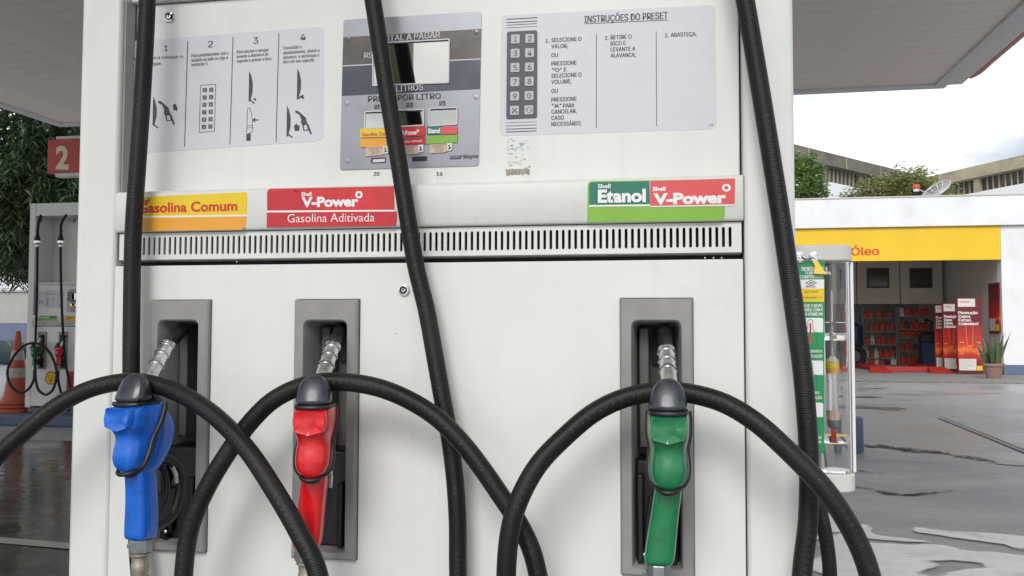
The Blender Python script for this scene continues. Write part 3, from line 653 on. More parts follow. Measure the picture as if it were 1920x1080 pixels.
# old inspection sticker and its glue
sk = film('inspection_sticker', 'paper', [(949, 259), (995, 257), (993.5, 318), (948, 320)], YU, D, 0, .0003)
rnd = random.Random(3); pol = []
for i in range(70):
    x = rnd.uniform(950, 990); y = rnd.choice([rnd.uniform(260, 283), rnd.uniform(260, 283), rnd.uniform(285, 316)])
    pol.append(line_px(x, y, x+rnd.uniform(1, 6), y+rnd.uniform(-1.2, 1), rnd.uniform(.5, 2)))
shapes('faded_stamp', 'bluewash', YU-.0006, pol, sk)
rnd2 = random.Random(8); gp = [(948, 318)]+[(948+i*2.3, 317+rnd2.uniform(-1.5, 2)) for i in range(1, 20)]+[(993, 318), (993, 326)]+[(992-i*3, 327+rnd2.uniform(-2.5, 3)) for i in range(14)]+[(949, 329)]
shapes('glue_mark', 'grime', YU-.0008, [gp[::1]], sk)

# ---------------- fuel labels on the band
YBL = YB
def corners(a, b, c_, d_): return [a, b, c_, d_]
l1 = film('fuel_label', 'yellow', [(249, 370.3), (464, 360), (462.5, 402.6), (247, 405.3)], YBL, D, [0, .006, 0, 0], .0005, 'yellow and amber fuel label with red lettering')
film('label_stripe', 'white', [(247, 405.3), (462.5, 402.6), (462.3, 405.6), (247, 408.8)], YBL, l1, 0, .0006)
film('label_foot', 'orange', [(247, 408.8), (462.3, 405.6), (461, 430.5), (246, 433.8)], YBL, l1, [0, 0, .012, 0], .0005)
letters('lettering', 'redprint', YBL-.0008, [('Gasolina Comum', 259, 399, 445, 394.5, 17.5, .03), ('Shell', 264, 380.5, 280, 380, 8, .03)], l1, sans=False)
l2 = film('fuel_label', 'redfilm', [(501, 354), (739, 349), (740, 393.5), (501, 395)], YBL, D, [.008, 0, 0, 0], .0005, 'red fuel label with white lettering, corners peeling')
film('label_stripe', 'white', [(501, 395), (740, 393.5), (741, 396.5), (501, 398.5)], YBL, l2, 0, .0006)
film('label_foot', 'redfilm2', [(500.5, 398.5), (744, 396.5), (745, 424), (500, 426)], YBL, l2, [0, 0, .011, 0], .0005)
letters('lettering', 'white', YBL-.0008, [('V-Power', 565, 387.5, 672, 386, 17, .045), ('Shell', 565, 367.5, 584, 367, 7, .03), ('Gasolina Aditivada', 539, 417, 702, 415, 15.5, -.004)], l2, sans=False)
shapes('ring_mark', 'white', YBL-.0008, [ring_px(673, 365, 3.2, 7, 0, 360, 20)], l2)
shapes('dark_facet', 'redfilm2', YBL-.0007, [[(501, 360), (552, 356), (610, 394), (501, 394.6)], [(545, 356), (600, 353), (570, 366)]], l2)
l3 = film('fuel_label', 'lime', [(1102, 340), (1360, 336), (1359, 413.5), (1101, 416.5)], YBL, D, [.008, .003, .012, 0], .0005, 'green fuel label with a red patch stuck over one end')
film('label_head', 'greenfilm', [(1105, 342), (1219, 339.5), (1219, 383), (1104.5, 384.5)], YBL-.0006, l3, [.006, 0, 0, 0], .0003)
film('label_stripe', 'white', [(1104.5, 384.5), (1221, 383), (1221, 386.3), (1104.5, 387.6)], YBL-.0006, l3, 0, .0003)
pa = film('label_patch', 'paper', [(1218, 339.5), (1378, 334.5), (1377.5, 386), (1219, 388.5)], YBL-.0008, l3, 0, .0005)
film('patch_print', 'coral', [(1219, 339.5), (1378, 334.5), (1377.5, 382.5), (1219, 385.8)], YBL-.0014, l3, 0, .0003)
letters('lettering', 'white', YBL-.0020, [('Shell', 1121, 353, 1145, 352.3, 7.5, .03), ('Etanol', 1121, 379, 1211, 377.5, 22, .045), ('Shell', 1224, 357.8, 1248, 357, 7, .04), ('V-Power', 1225, 382.5, 1362, 379.5, 18.5, .05)], l3, sans=False)
shapes('ring_mark', 'white', YBL-.0020, [ring_px(1362, 352, 4.2, 8.4, 0, 360, 20, .85)], l3)
# hose outlets at the top beam
for x_, y_ in ((-.955, .06), (-.50, .06), (.07, .06)):
    mb = MB(); mb.tube([(x_, y_, ZTOP-.149), (x_, y_, ZTOP-.19), (x_, y_-.03, ZTOP-.22)], [.020, .020, .017], 14); mb.build('hose_outlet', 'alu', D, smooth=40)

# ================================================================== NOZZLES
def nozzle(colour, X, Zc, label, lean=0.0, dy=0.0, yoff=0.0, group=None, spout_to=None, turn=0.0):
    """X = middle, Zc = foot of the front cover; the front faces -y"""
    N = thing('fuel_nozzle', (X, -.11+dy, Zc-.13), label, 'fuel nozzle', group)
    def W(x, y, z): return Vector((X+x+lean*min(0, z), y+dy, Zc+z))
    N.rotation_euler.z = R_(turn); root_ = Vector(N.location); back_ = Matrix.Rotation(-R_(turn), 3, 'Z')
    mc = 'noz_'+colour
    # front cover: D-shaped sections
    tab = [(-.004, .006, .010, -.150), (-.0015, .0125, .0155, -.149), (.003, .0195, .0205, -.147), (.010, .0242, .0270, -.144), (.020, .0264, .0325, -.140), (.031, .0264, .0360, -.135), (.042, .0252, .0382, -.130), (.050, .0248, .0415, -.126),
           (.057, .0258, .0470, -.123), (.063, .0274, .0540, -.120), (.069, .0286, .0595, -.117), (.086, .0290, .0660, -.110), (.095, .0285, .0650, -.107), (.1005, .0275, .0600, -.106), (.104, .0255, .0500, -.106)]
    rings = []
    for z, wd, pr_, yb in tab:
        ring = []; u_ = min(1, max(0, (z-.048)/.02)); ex = .66-.24*u_; ey = .74-.30*u_
        for k in range(21):
            a = math.pi*k/20; cx, sy = math.cos(a), math.sin(a)
            ring.append(W(wd*math.copysign(abs(cx)**ex, cx), yb-pr_*abs(sy)**ey, z))
        ring += [W(-wd*.96, yb+.006, z), W(0, yb+.008, z), W(wd*.96, yb+.006, z)]
        rings.append(ring)
    MB().loft(rings).build('front_cover', mc, N, smooth=50, sub=1)
    # dished pad on the upper knob
    pr = [(-.0225, .067), (-.0250, .083), (-.0225, .0975), (.0225, .0975), (.0250, .083), (.0225, .067), (.0, .060)]
    rp_ = rounded([(x, 0, z) for x, z in pr], .0035, 3)
    def prg(k_, y): return [W(p.x*k_, y-.0012*math.sin(p.x*260+p.z*190), .081+(p.z-.081)*k_) for p in rp_]
    MB().loft([prg(1.0, -.168), prg(.975, -.1785), prg(.93, -.1808), prg(.84, -.1800), prg(.45, -.1786)]).build('cover_pad', mc, N, smooth=38)
    # body behind the cover
    body = []
    for z, wd, y0, y1 in ((-.012, .0185, -.142, -.106), (.003, .0215, -.142, -.092), (.016, .0230, -.138, -.082), (.036, .0232, -.132, -.066), (.060, .0232, -.124, -.064), (.078, .0205, -.118, -.072), (.092, .017, -.114, -.084)):
        cy, hy = (y0+y1)/2, (y1-y0)/2
        body.append([W(wd*math.copysign(abs(math.cos(a))**.7, math.cos(a)), cy+hy*math.copysign(abs(math.sin(a))**.7, math.sin(a)), z) for a in [2*math.pi*k/20 for k in range(20)]])
    MB().loft(body).build('body', mc, N, smooth=50, sub=1)
    # rubber seam round the cover
    pts = [W(wd+.0006, yb-.001, z) for z, wd, pr_, yb in reversed(tab[1:-1])]+[W(.007, -.1520, -.0072), W(-.007, -.1520, -.0072)]+[W(-wd-.0006, yb-.001, z) for z, wd, pr_, yb in tab[1:-1]]
    MB().tube(spline(pts, .004), .0043, 10).build('rubber_seam', 'rubber', N, smooth=60)
    lip = [W(.0165*math.cos(math.pi*k/12), -.148-.019*math.sin(math.pi*k/12)**.8, .0015-.0070*math.sin(math.pi*k/12)) for k in range(13)]
    MB().tube(spline(lip, .003), .0034, 8).build('rubber_lip', 'rubber', N, smooth=60)
    # hood: flat-fronted arch with a middle ridge, on a black collar
    def hring(z, wd, yf, yb):
        h_ = (yb-yf)
        return [W(-wd, yb, z), W(-wd, yf+h_*.40, z), W(-wd*.90, yf+h_*.16, z), W(-wd*.55, yf+h_*.045, z), W(0, yf, z), W(wd*.55, yf+h_*.045, z), W(wd*.90, yf+h_*.16, z), W(wd, yf+h_*.40, z), W(wd, yb, z), W(0, yb+.002, z)]
    MB().loft([hring(.1035, .0270, -.1700, -.127), hring(.112, .0268, -.1668, -.127), hring(.121, .0260, -.1630, -.1275), hring(.130, .0240, -.1588, -.128), hring(.138, .0205, -.1545, -.129), hring(.1440, .0155, -.1505, -.131), hring(.1480, .0095, -.1462, -.133), hring(.1492, .0035, -.1420, -.1365)]).build('hood', 'hood', N, smooth=28, sub=1)
    MB().loft([hring(.0990, .0266, -.1720, -.118), hring(.1005, .0274, -.1728, -.118), hring(.1035, .0276, -.1722, -.119), hring(.1050, .0271, -.1706, -.1205)]).build('hood_collar', 'rubber', N, smooth=40)
    # neck from the body to the spout, then steel collar and spout tip
    if spout_to: S0, S1, S2 = [root_+back_ @ (P(*q)-root_) for q in spout_to]
    else: S0, S1, S2 = W(.002, -.086, .118), W(.002, -.044, .191), W(.003, .030, .256)
    nk = spline([W(0, -.114, .066), W(.001, -.100, .084), S0-(S1-S0)*.50, S0-(S1-S0)*.28], .006)
    MB().tube(nk, [.021-.0065*i/(len(nk)-1) for i in range(len(nk))], 14).build('neck', 'rubber', N, smooth=60)
    S0 = S0-(S1-S0)*.35
    sp = MB().tube([S0, S0.lerp(S1, .5), S1], [.0120, .0118, .0116], 16).build('spout_collar', 'steel', N, smooth=40)
    dd = (S1-S0).normalized()
    for t in (.50, .74, .95, 1.0):
        c_ = S0.lerp(S1, t); MB().tube([c_-dd*.0015, c_-dd*.0008, c_+dd*.0008, c_+dd*.0015], [.0118, .0138, .0138, .0118], 16).build('collar_ring', 'chrome', sp, smooth=40)
    MB().tube([S1, S1.lerp(S2, .5), S2], [.0112, .0108, .0102], 14).build('spout', 'steel_dark', N, smooth=40)
    # grip
    gp = []
    for z, wd, yc, hy, xo in ((.004, .0185, -.128, .020, 0), (-.010, .0198, -.127, .021, 0), (-.035, .0196, -.123, .0215, -.0005), (-.062, .0205, -.121, .022, -.001), (-.088, .0216, -.121, .022, -.0012), (-.108, .0215, -.122, .0215, -.0012), (-.1125, .0195, -.122, .0195, -.0012)):
        gp.append([W(xo+wd*math.copysign(abs(math.cos(a))**.55, math.cos(a)), yc+hy*math.copysign(abs(math.sin(a))**.55, math.sin(a)), z) for a in [2*math.pi*k/20 for k in range(20)]])
    MB().loft(gp).build('grip', mc, N, smooth=50, sub=1)
    # lever and guard behind the grip
    gd = spline([W(.003, -.098, .012), W(.006, -.066, .004), W(.007, -.048, -.020), W(.006, -.046, -.055), W(.003, -.060, -.088), W(0, -.098, -.100)], .005)
    MB().tube(gd, .0098, 10).build('lever_guard', 'rubber', N, smooth=60)
    MB().prism([W(-.006, -.10, -.050), W(-.006, -.052, -.040), W(-.006, -.048, -.085), W(-.006, -.10, -.108)], (.014, 0, 0)).build('guard_web', 'holder', N, bevel=.002)
    lv = spline([W(.004, -.092, .004), W(.006, -.078, -.020), W(.006, -.076, -.050), W(.004, -.084, -.075)], .005)
    MB().tube(lv, .0055, 10).build('lever', 'holder', N, smooth=60)
    MB().tube([W(.012, -.070, -.006), W(.013, -.062, -.020), W(.013, -.060, -.034)], .0032, 8).build('latch', 'steel', N, smooth=60)
    # swivel
    c_ = W(-.001, -.122, -.1122)
    hexr = lambda r, z: [c_+Vector((r*math.cos(math.pi*k/4+.39), r*math.sin(math.pi*k/4+.39), z)) for k in range(8)]
    sw = MB().loft([hexr(.0178, 0), hexr(.0185, -.002), hexr(.0185, -.019), hexr(.0165, -.021)]).build('swivel', 'alu', N)
    MB().lathe([(.0165, -.0212), (.0165, -.025), (.013, -.028), (.0125, -.038), (.0135, -.040), (.0135, -.050), (.012, -.060), (.0115, -.066)], c_, 'Z', 18).build('swivel_stem', 'brass', sw, smooth=40)
    MB().box(c_+Vector((-.0225, -.006, -.016)), c_+Vector((-.0175, .0, -.009))).build('clip', 'alu', sw, bevel=.001)
    return N, root_+back_.inverted() @ (c_+Vector((0, 0, -.06))-root_)
def rounded2(pts):
    o = rounded([(x, 0, z) for x, z in pts], .006, 3); return [(p.x, p.z) for p in o]
HB = {}
_, HB['A'] = nozzle('blue', P(218, 800, -.178).x+.0120, .861, 'blue-sleeved fuel nozzle with smoky hood hung in its grey boot', turn=-10, spout_to=[(283, 704, -.086), (316, 646, -.044), (345, 616, .03)])
_, HB['B'] = nozzle('red', P(578, 805, -.178).x-.0125, .862, 'red-sleeved fuel nozzle with smoky hood hung in its grey boot', lean=.10, turn=11, spout_to=[(606, 704, -.086), (624, 650, -.044), (640, 614, .03)])
_, HB['C'] = nozzle('green', -.008, .863, 'green-sleeved fuel nozzle with smoky hood hung in its grey boot', lean=.12, spout_to=[(1254, 712, -.086), (1249, 658, -.044), (1246, 615, .03)])

# ================================================================== HOSES
def hose(pts, label, loc, r=.0142, group=None, extra=True, name='fuel_hose'):
    p = spline(pts, .009); H = thing(name, loc, label, 'hose', group)
    MB().tube(p, r, 18, uv=True).build('hose_tube', 'hose', H, smooth=60)
    if extra:                            # worn, unreadable maker's print along the outer side
        rn = random.Random(int(pts[3].x*1000)); mb = MB(); acc = 0; nxt = .05
        for i in range(1, len(p)-1):
            acc += (p[i]-p[i-1]).length
            if acc < nxt: continue
            t = (p[i+1]-p[i-1]).normalized(); n_ = Vector((.15, -1, .1)); n_ = (n_-t*n_.dot(t))
            if n_.length < .4: nxt = acc+.02; continue
            n_.normalize(); s_ = t.cross(n_)
            c_ = p[i]+n_*(r+.00025); h_ = .0028
            for a0, a1, b0, b1 in rn.choice([((-.0022, -.0014, -1, 1), (-.0014, .0018, .7, 1)), ((-.0022, -.0014, -1, 1), (.0012, .002, -1, 1), (-.0014, .0012, -.15, .15)), ((-.0004, .0004, -1, 1),), ((-.002, .002, .7, 1), (-.002, .002, -1, -.7), (-.002, -.0012, -.7, .7))]):
                mb.add([c_+t*a0+s_*h_*b0, c_+t*a1+s_*h_*b0, c_+t*a1+s_*h_*b1, c_+t*a0+s_*h_*b1], [(0, 1, 2, 3)])
            nxt = acc+(.0085 if rn.random() > .16 else rn.choice([.02, .03, .09]))
        mb.build('hose_print', 'hoseprint', H, smooth='flat', kind='stuff')
    return H, p
def px(lst): return [P(x, y, Y) for x, y, Y in lst]
top = lambda x, z=2.42: Vector((x, .03, z))
hA = [top(-.955), Vector((-.950, .005, 2.25))]+px([(276, -60, -.030), (276, 0, -.032), (268, 160, -.034), (258, 310, -.036), (250, 433, -.037), (247, 567, -.038), (246, 690, -.040), (248, 820, -.040), (254, 960, -.040), (262, 1080, -.042), (290, 1300, -.08), (400, 1420, -.14), (540, 1340, -.19), (603, 1180, -.20),
    (596, 1075, -.195), (560, 998, -.19), (510, 912, -.18), (465, 845, -.165), (410, 786, -.145), (360, 750, -.128), (310, 727, -.115), (260, 716, -.108), (215, 718, -.107), (160, 733, -.112), (100, 766, -.125), (40, 815, -.14), (0, 850, -.15), (-70, 930, -.16), (-125, 1060, -.16), (-120, 1230, -.15), (-30, 1370, -.14), (110, 1400, -.13), (220, 1300, -.125)])
hA += [HB['A']+Vector((0, 0, -.05)), HB['A']]
hose(hA, 'black hose looped over the blue-sleeved nozzle', (-.955, 0, .45))
hB = [top(-.50), Vector((-.505, .005, 2.25))]+px([(685, -80, -.030), (699, 0, -.032), (713, 90, -.034), (728, 187, -.036), (747, 300, -.036), (763, 400, -.036), (780, 500, -.036), (800, 583, -.036), (814, 660, -.038), (830, 750, -.042), (843, 820, -.044), (853, 900, -.046), (858, 980, -.046), (859, 1080, -.046), (870, 1240, -.06), (930, 1370, -.08), (1000, 1280, -.10), (1019, 1150, -.105),
    (1009, 1080, -.105), (996, 1030, -.104), (972, 980, -.102), (938, 928, -.10), (905, 880, -.10), (866, 830, -.10), (820, 784, -.10), (765, 749, -.10), (710, 727, -.102), (655, 717, -.105), (605, 716, -.107), (560, 726, -.108), (510, 752, -.112), (465, 797, -.115), (420, 860, -.12), (383, 925, -.122), (357, 990, -.125), (345, 1070, -.125), (345, 1210, -.125), (400, 1340, -.125), (490, 1330, -.125), (545, 1230, -.122)])
hB += [HB['B']+Vector((0, 0, -.05)), HB['B']]
hose(hB, 'black hose looped over the red-sleeved nozzle', (-.50, 0, .45))
hC = [top(.07), Vector((.068, .005, 2.25))]+px([(1380, -90, -.034), (1397, 0, -.036), (1421, 140, -.038), (1447, 300, -.042), (1462, 394, -.045), (1477, 495, -.05), (1492, 600, -.055), (1504, 690, -.058), (1513, 791, -.06), (1517, 865, -.06), (1515, 976, -.06), (1504, 1076, -.06), (1500, 1250, -.07), (1560, 1380, -.10), (1630, 1290, -.13), (1643, 1160, -.14),
    (1630, 1075, -.142), (1602, 1004, -.142), (1550, 922, -.14), (1474, 842, -.132), (1415, 790, -.124), (1360, 757, -.116), (1310, 741, -.110), (1260, 734, -.107), (1210, 737, -.107), (1160, 750, -.112), (1110, 776, -.12), (1060, 818, -.132), (1012, 868, -.142), (980, 922, -.15), (960, 978, -.155), (949, 1080, -.155), (960, 1250, -.15), (1060, 1380, -.14), (1180, 1340, -.13), (1225, 1230, -.122)])
hC += [HB['C']+Vector((0, 0, -.05)), HB['C']]
hose(hC, 'black hose looped over the green-sleeved nozzle', (.07, 0, .45))
# hose of the far side of the dispenser, showing past its corner
hD = [Vector((.02, .49, 2.42)), Vector((.02, .50, 2.2)), Vector((.03, .52, 1.5)), Vector((.08, .53, .98))]+px([(1505, 850, .50), (1532, 935, .48), (1549, 1010, .47), (1556, 1080, .47), (1550, 1180, .47)])+[Vector((.18, .52, .42)), Vector((.02, .56, .36)), Vector((-.1, .58, .5)), Vector((-.14, .56, .8))]
hose(hD, 'black hose hanging behind the dispenser corner, mostly hidden', (.05, .5, .4))

# ================================================================== DENSITY GAUGE on the dispenser's right side
def glassmat(name, c=(1, 1, 1), rough=.01, ior=1.45):
    m = bpy.data.materials.new(name); m.use_nodes = True; b = m.node_tree.nodes['Principled BSDF']
    b.inputs['Base Color'].default_value = (*c, 1); b.inputs['Transmission Weight'].default_value = 1; b.inputs['Roughness'].default_value = rough; b.inputs['IOR'].default_value = ior
    return m
M['glass'] = glassmat('clear glass'); M['fuelliq'] = glassmat('clear ethanol', (.97, .98, .97), 0, 1.33)
M['gcap'] = mat('pale plastic cap', (.58, .58, .55), .45, var=.05, vscale=20)
M['gsign'] = mat('green notice', (.012, .27, .085), .4, var=.04, vscale=20)
DY = .15
gz = lambda py, x=1540: P(x, py, DY).z
gx = lambda p_: P(p_, 690, DY).x
GA = thing('density_gauge', (.245, DY, gz(918)), 'clear glass fuel density gauge with green notice clamped beside the dispenser', 'gauge')
cxg, rg = gx(1566), .0245
z0, z1 = gz(918), gz(462)
def capshape(za, zb):
    pts = []
    x0, x1, yf, yb = gx(1474), cxg+rg+.004, DY-rg-.004, DY+rg+.004
    ring = [(x0, yb), (x0, yf)]+[(x1-rg+(rg)*math.cos(a), DY+(rg+.004)*math.sin(a)) for a in [-math.pi/2+math.pi*k/8 for k in range(9)]]
    return [(x, y, za) for x, y in ring], (0, 0, zb-za)
MB().prism(*capshape(gz(492), z1)).build('top_cap', 'gcap', GA, bevel=.003)
MB().prism(*capshape(z0, gz(884))).build('bottom_cap', 'gcap', GA, bevel=.003)
zc0, zc1 = gz(884)+.0005, gz(492)-.0005
gl = MB()
rings = [[(cxg+r*math.cos(2*math.pi*k/36), DY+r*math.sin(2*math.pi*k/36), z) for k in range(36)] for r, z in ((rg, zc0), (rg, zc1), (rg-.0022, zc1), (rg-.0022, zc0+.004))]
gl.loft(rings)
gl.build('glass_cylinder', 'glass', GA, smooth=40)
MB().lathe([(rg-.0026, gz(604)-.001), (rg-.0026, gz(604))], (cxg, DY, 0), 'Z', 32).build('liquid_surface', 'glass', GA, smooth=40)
# floats inside
cf = gx(1561)
def flo(prof, name, m): 
    return MB().lathe([(r, gz(py)) for r, py in prof], (cf, DY-.001, 0), 'Z', 16).build(name, m, GA, smooth=40)
flo([(.0008, 545), (.0020, 547), (.0020, 664), (.0022, 666)], 'stem', 'gcap')
flo([(.0030, 667), (.0105, 676), (.0105, 677)], 'float_shoulder', 'gcap')
flo([(.0107, 677.5), (.0107, 690)], 'scale_band', 'yellow'); flo([(.0107, 690.5), (.0107, 700)], 'scale_band', 'orange')
flo([(.0060, 700.5), (.0060, 768)], 'inner_tube', 'glass')
flo([(.0112, 769), (.0112, 786)], 'scale_band', 'tan'); flo([(.0112, 786.5), (.0095, 798), (.0045, 803)], 'ballast', 'alu'); flo([(.0042, 803.5), (.0042, 824), (.0030, 828)], 'red_bulb', 'redprint')
for py in (631, 822):
    MB().lathe([(rg-.004, gz(py+7)), (rg-.0028, gz(py)), (rg-.004, gz(py-7))], (cxg, DY, 0), 'Z', 24).build('glass_ring', 'glass', GA, smooth=50)
MB().box((cxg+rg+.0008, DY-.004, zc0), (cxg+rg+.006, DY+.012, zc1)).build('side_rail', 'white', GA, bevel=.001)
# green notice board
YN = DY-rg-.0035
nb = film('notice_board', 'gsign', [(1478, 490), (1546, 490), (1545, 850), (1478, 850)], YN, GA, .001, .002)
YNN = YN-.0026
film('notice_field', 'white', [(1490, 524), (1545.4, 524), (1545.2, 541), (1490, 541)], YNN+.0004, nb, 0, .0003)
film('notice_field', 'yellow', [(1490, 541), (1545.2, 541), (1545, 566), (1490, 566)], YNN+.0004, nb, 0, .0003)
letters('lettering', 'white', YNN-.0002, [('DENSIDADE E', 1503, 508, 1552, 508, 7.5, .03), ('TEMPERATURA', 1509, 514.5, 1558, 514.5, 5.5, .03), ('COMPENSADO', 1500, 522, 1543, 522, 6, .03), ('COMPARE O NIVEL', 1492, 577, 1543, 576, 6, .03), ('DO ETANOL COM A', 1492, 584.5, 1543, 583.5, 6, .03), ('COLUNA VERMELHA', 1492, 592.5, 1543, 591.5, 6, .03), ('Etanol dentro', 1496, 662, 1541, 661, 6.5, .02), ('da especificação', 1488, 671, 1542, 670, 6.5, .02), ('Etanol dentro', 1496, 740, 1536, 739, 6.5, .02), ('da especificação', 1488, 749, 1541, 748, 6.5, .02), ('Etanol fora da', 1494, 824, 1540, 823, 6.5, .02), ('especificação', 1496, 832, 1540, 831, 6.5, .02)], nb)
letters('lettering', 'ink', YNN-.0002, [('BRASIL', 1511, 539, 1530, 539, 3.6, .03), ('QLET RAPM', 1508, 549, 1534, 549, 4, 0), ('PORTARIA DIMEL 178', 1500, 560, 1541, 559.5, 3.6, 0)], nb)
shapes('emblem', 'ink', YNN-.0002, [line_px(1511, 530.5, 1521, 525.5, 1.2), line_px(1521, 525.5, 1531, 530.5, 1.2), line_px(1531, 530.5, 1521, 535, 1.2), line_px(1521, 535, 1511, 530.5, 1.2), line_px(1517, 530.5, 1525, 530.5, 2)], nb)
for ya, yb_ in ((596, 648), (676, 726), (755, 805)):
    film('diagram_field', 'white', [(1494, ya), (1543.5, ya), (1543, yb_), (1494, yb_)], YNN+.0004, nb, .004, .0003)
    film('diagram_level', 'gsign', [(1494, ya+27), (1543.3, ya+27), (1543, yb_), (1494, yb_)], YNN, nb, [0, 0, .003, .003], .0002)
    shapes('diagram_line', 'ink', YNN-.0004, [line_px(1515, ya+14, 1515, ya+5, .8), line_px(1524, ya+14, 1524, ya+5, .8), line_px(1515, ya+5, 1519.5, ya+2.5, .8), line_px(1524, ya+5, 1519.5, ya+2.5, .8), line_px(1524, ya+14, 1525, ya+24, .8), line_px(1525, ya+24, 1531, ya+28, .8), line_px(1531, ya+28, 1532, yb_, .8), line_px(1515, ya+14, 1513, ya+24, .8), line_px(1513, ya+24, 1508, ya+28, .8), line_px(1508, ya+28, 1507, yb_, .8)], nb)
shapes('red_column', 'redprint', YNN-.0006, [line_px(1519.5, 606, 1519.5, 644, 3.2)], nb)
for x_ in (1500, 1527):
    c_ = P(x_, 483, YN-.0035); rr_ = [c_+Vector((.0085*math.cos(2*math.pi*k/24), 0, .0085*math.sin(2*math.pi*k/24))) for k in range(25)]
    MB().lathe([(.0088, .003), (.0088, -.001), (.0058, -.002), (.0056, -.0005), (.0025, -.0005), (.002, -.004), (.0005, -.0045)], c_, 'Y', 20).build('seal_screw', 'chrome', GA, smooth=35)
wr = spline([P(1500, 480, YN-.007), P(1513, 486, YN-.010), P(1527, 482, YN-.007)], .002); MB().tube(wr, .0008, 6).build('seal_wire', 'steel_dark', GA)
tg = MB(); q = [P(x, y, YN-.008-.004*((y-488)/30)) for x, y in ((1524, 487), (1534, 490), (1545, 508), (1553, 513), (1540, 514), (1526, 513), (1528, 500))]; tg.prism(q, (0, .0006, 0)); tg.build('seal_tag', 'yellow', GA)
MB().box((XR1+.0005, DY-.02, gz(700)), (gx(1480), DY+.02, gz(690))).build('bracket', 'alu', GA)
MB().box((XR1+.0005, DY-.02, gz(520)), (gx(1480), DY+.02, gz(505))).build('bracket', 'alu', GA)

# ================================================================== ISLANDS, CANOPY
M['soffit'] = mat('soffit sheet', (.77, .70, .64), .5, var=.05, vscale=1.2, dirt=(.60, .55, .50, .5), dscale=.8)
M['trim'] = mat('canopy trim', (.60, .60, .61), .5, var=.08, vscale=2)
M['fascia'] = mat('canopy fascia', (.60, .60, .58), .5, var=.05, vscale=2)
M['redtube'] = mat('red gutter', (.52, .24, .19), .5, var=.12, vscale=3)
M['olive'] = mat('olive post paint', (.34, .31, .19), .5, var=.1)
M['pillar'] = mat('pillar paint', (.55, .55, .53), .5, var=.05)
OX, OY, OZ = P(50, 620, 7.6).x-XL0, 7.6, -.089
def island(x0, x1, y0, y1, h, label):
    r = .18; o = rounded([(x0, y0, .0), (x1, y0, .0), (x1, y1, .0), (x0, y1, .0)], r, 5); mb = MB(); mb.prism(o, (0, 0, h))
    k = mb.build('pump_island', ['island'][0], None, bevel=.015); tag(k, label, 'kerb'); return k
island(-1.75, .75, -.30, .95, BASE_Z-.0005, 'blue-grey painted kerb island under the big dispenser')
island(OX-1.75, OX+1.2, OY-.35, OY+.9, BASE_Z+OZ-.0005, 'blue-grey painted kerb island under the distant dispenser and cone')

CX0, CX1, CY0, CY1, CZ = -10.45, 3.86, -3.6, 12.05, 4.60
CN = thing('canopy', ((CX0+CX1)/2, 4, 0), 'broad station canopy with grey ribbed soffit over the dispensers', 'canopy')
sp0 = None; n = 52; pw = (CY1-CY0-.34)/n
for i in range(n):
    y0 = CY0+.17+i*pw+.0025
    if sp0 is None:
        sp0 = MB().box((CX0+.172, y0, CZ), (CX1-.172, y0+pw-.009, CZ+.03)).build('soffit_panel', 'soffit', CN, bevel=.002)
    else:
        o = sp0.copy(); col.objects.link(o); o.parent = CN; o.location = (0, i*pw, 0)
MB().box((CX0+.02, CY0+.02, CZ+.05), (CX1-.02, CY1-.02, CZ+.6)).build('roof_deck', 'dark', CN)
for a, b in (((CX0, CY1-.17, CZ-.035), (CX1, CY1, CZ+.048)), ((CX0, CY0, CZ-.035), (CX1, CY0+.17, CZ+.048)), ((CX1-.17, CY0+.171, CZ-.037), (CX1+.001, CY1-.171, CZ+.047)), ((CX0-.001, CY0+.171, CZ-.037), (CX0+.17, CY1-.171, CZ+.047))):
    MB().box(a, b).build('edge_trim', 'trim', CN, bevel=.008)
MB().box((CX1+.002, CY0, CZ+.02), (CX1+.24, CY1+.02, CZ+.10)).build('edge_trim', 'fascia', CN, bevel=.006)
MB().box((CX0, CY1+.002, CZ+.02), (CX1, CY1+.06, CZ+.75)).build('fascia', 'fascia', CN)
MB().box((CX1+.243, CY0, CZ+.06), (CX1+.28, CY1-.5, CZ+.75)).build('fascia', 'fascia', CN)
MB().box((CX0-.06, CY0, CZ+.02), (CX0-.002, CY1, CZ+.75)).build('fascia', 'fascia', CN)
MB().box((CX0, CY0-.06, CZ+.02), (CX1, CY0-.002, CZ+.75)).build('fascia', 'fascia', CN)
gt = spline([(CX1+.345, CY0, CZ+.12), (CX1+.345, CY1-.9, CZ+.12), (CX1+.34, CY1-.35, CZ+.11), (CX1+.29, CY1-.2, CZ+.10)], .1)
MB().tube(gt, .062, 14).build('gutter_pipe', 'redtube', CN, smooth=50)
PXY = (P(175, 600, 9.6).x, 9.6)
MB().box((PXY[0]-.15, PXY[1]-.15, 0), (PXY[0]+.15, PXY[1]+.15, CZ+.052)).build('pillar', 'pillar', CN, bevel=.01)
d_ = ray(752, 110); hit = P(752, 110, YU)
PO = (hit.x+d_.x/d_.y*(YU+3.3), -3.3)
PO = (PO[0], PO[1]); MB().box((PO[0]-.06, PO[1]-.06, 0), (PO[0]+.06, PO[1]+.06, CZ+.052)).build('pillar', 'olive', CN, bevel=.01)
MB().box((PXY[0]-.15, -3.45, 0), (PXY[0]+.15, -3.15, CZ+.052)).build('pillar', 'pillar', CN, bevel=.01)
MB().box((2.9, -3.45, 0), (3.2, -3.15, CZ+.052)).build('pillar', 'pillar', CN, bevel=.01)

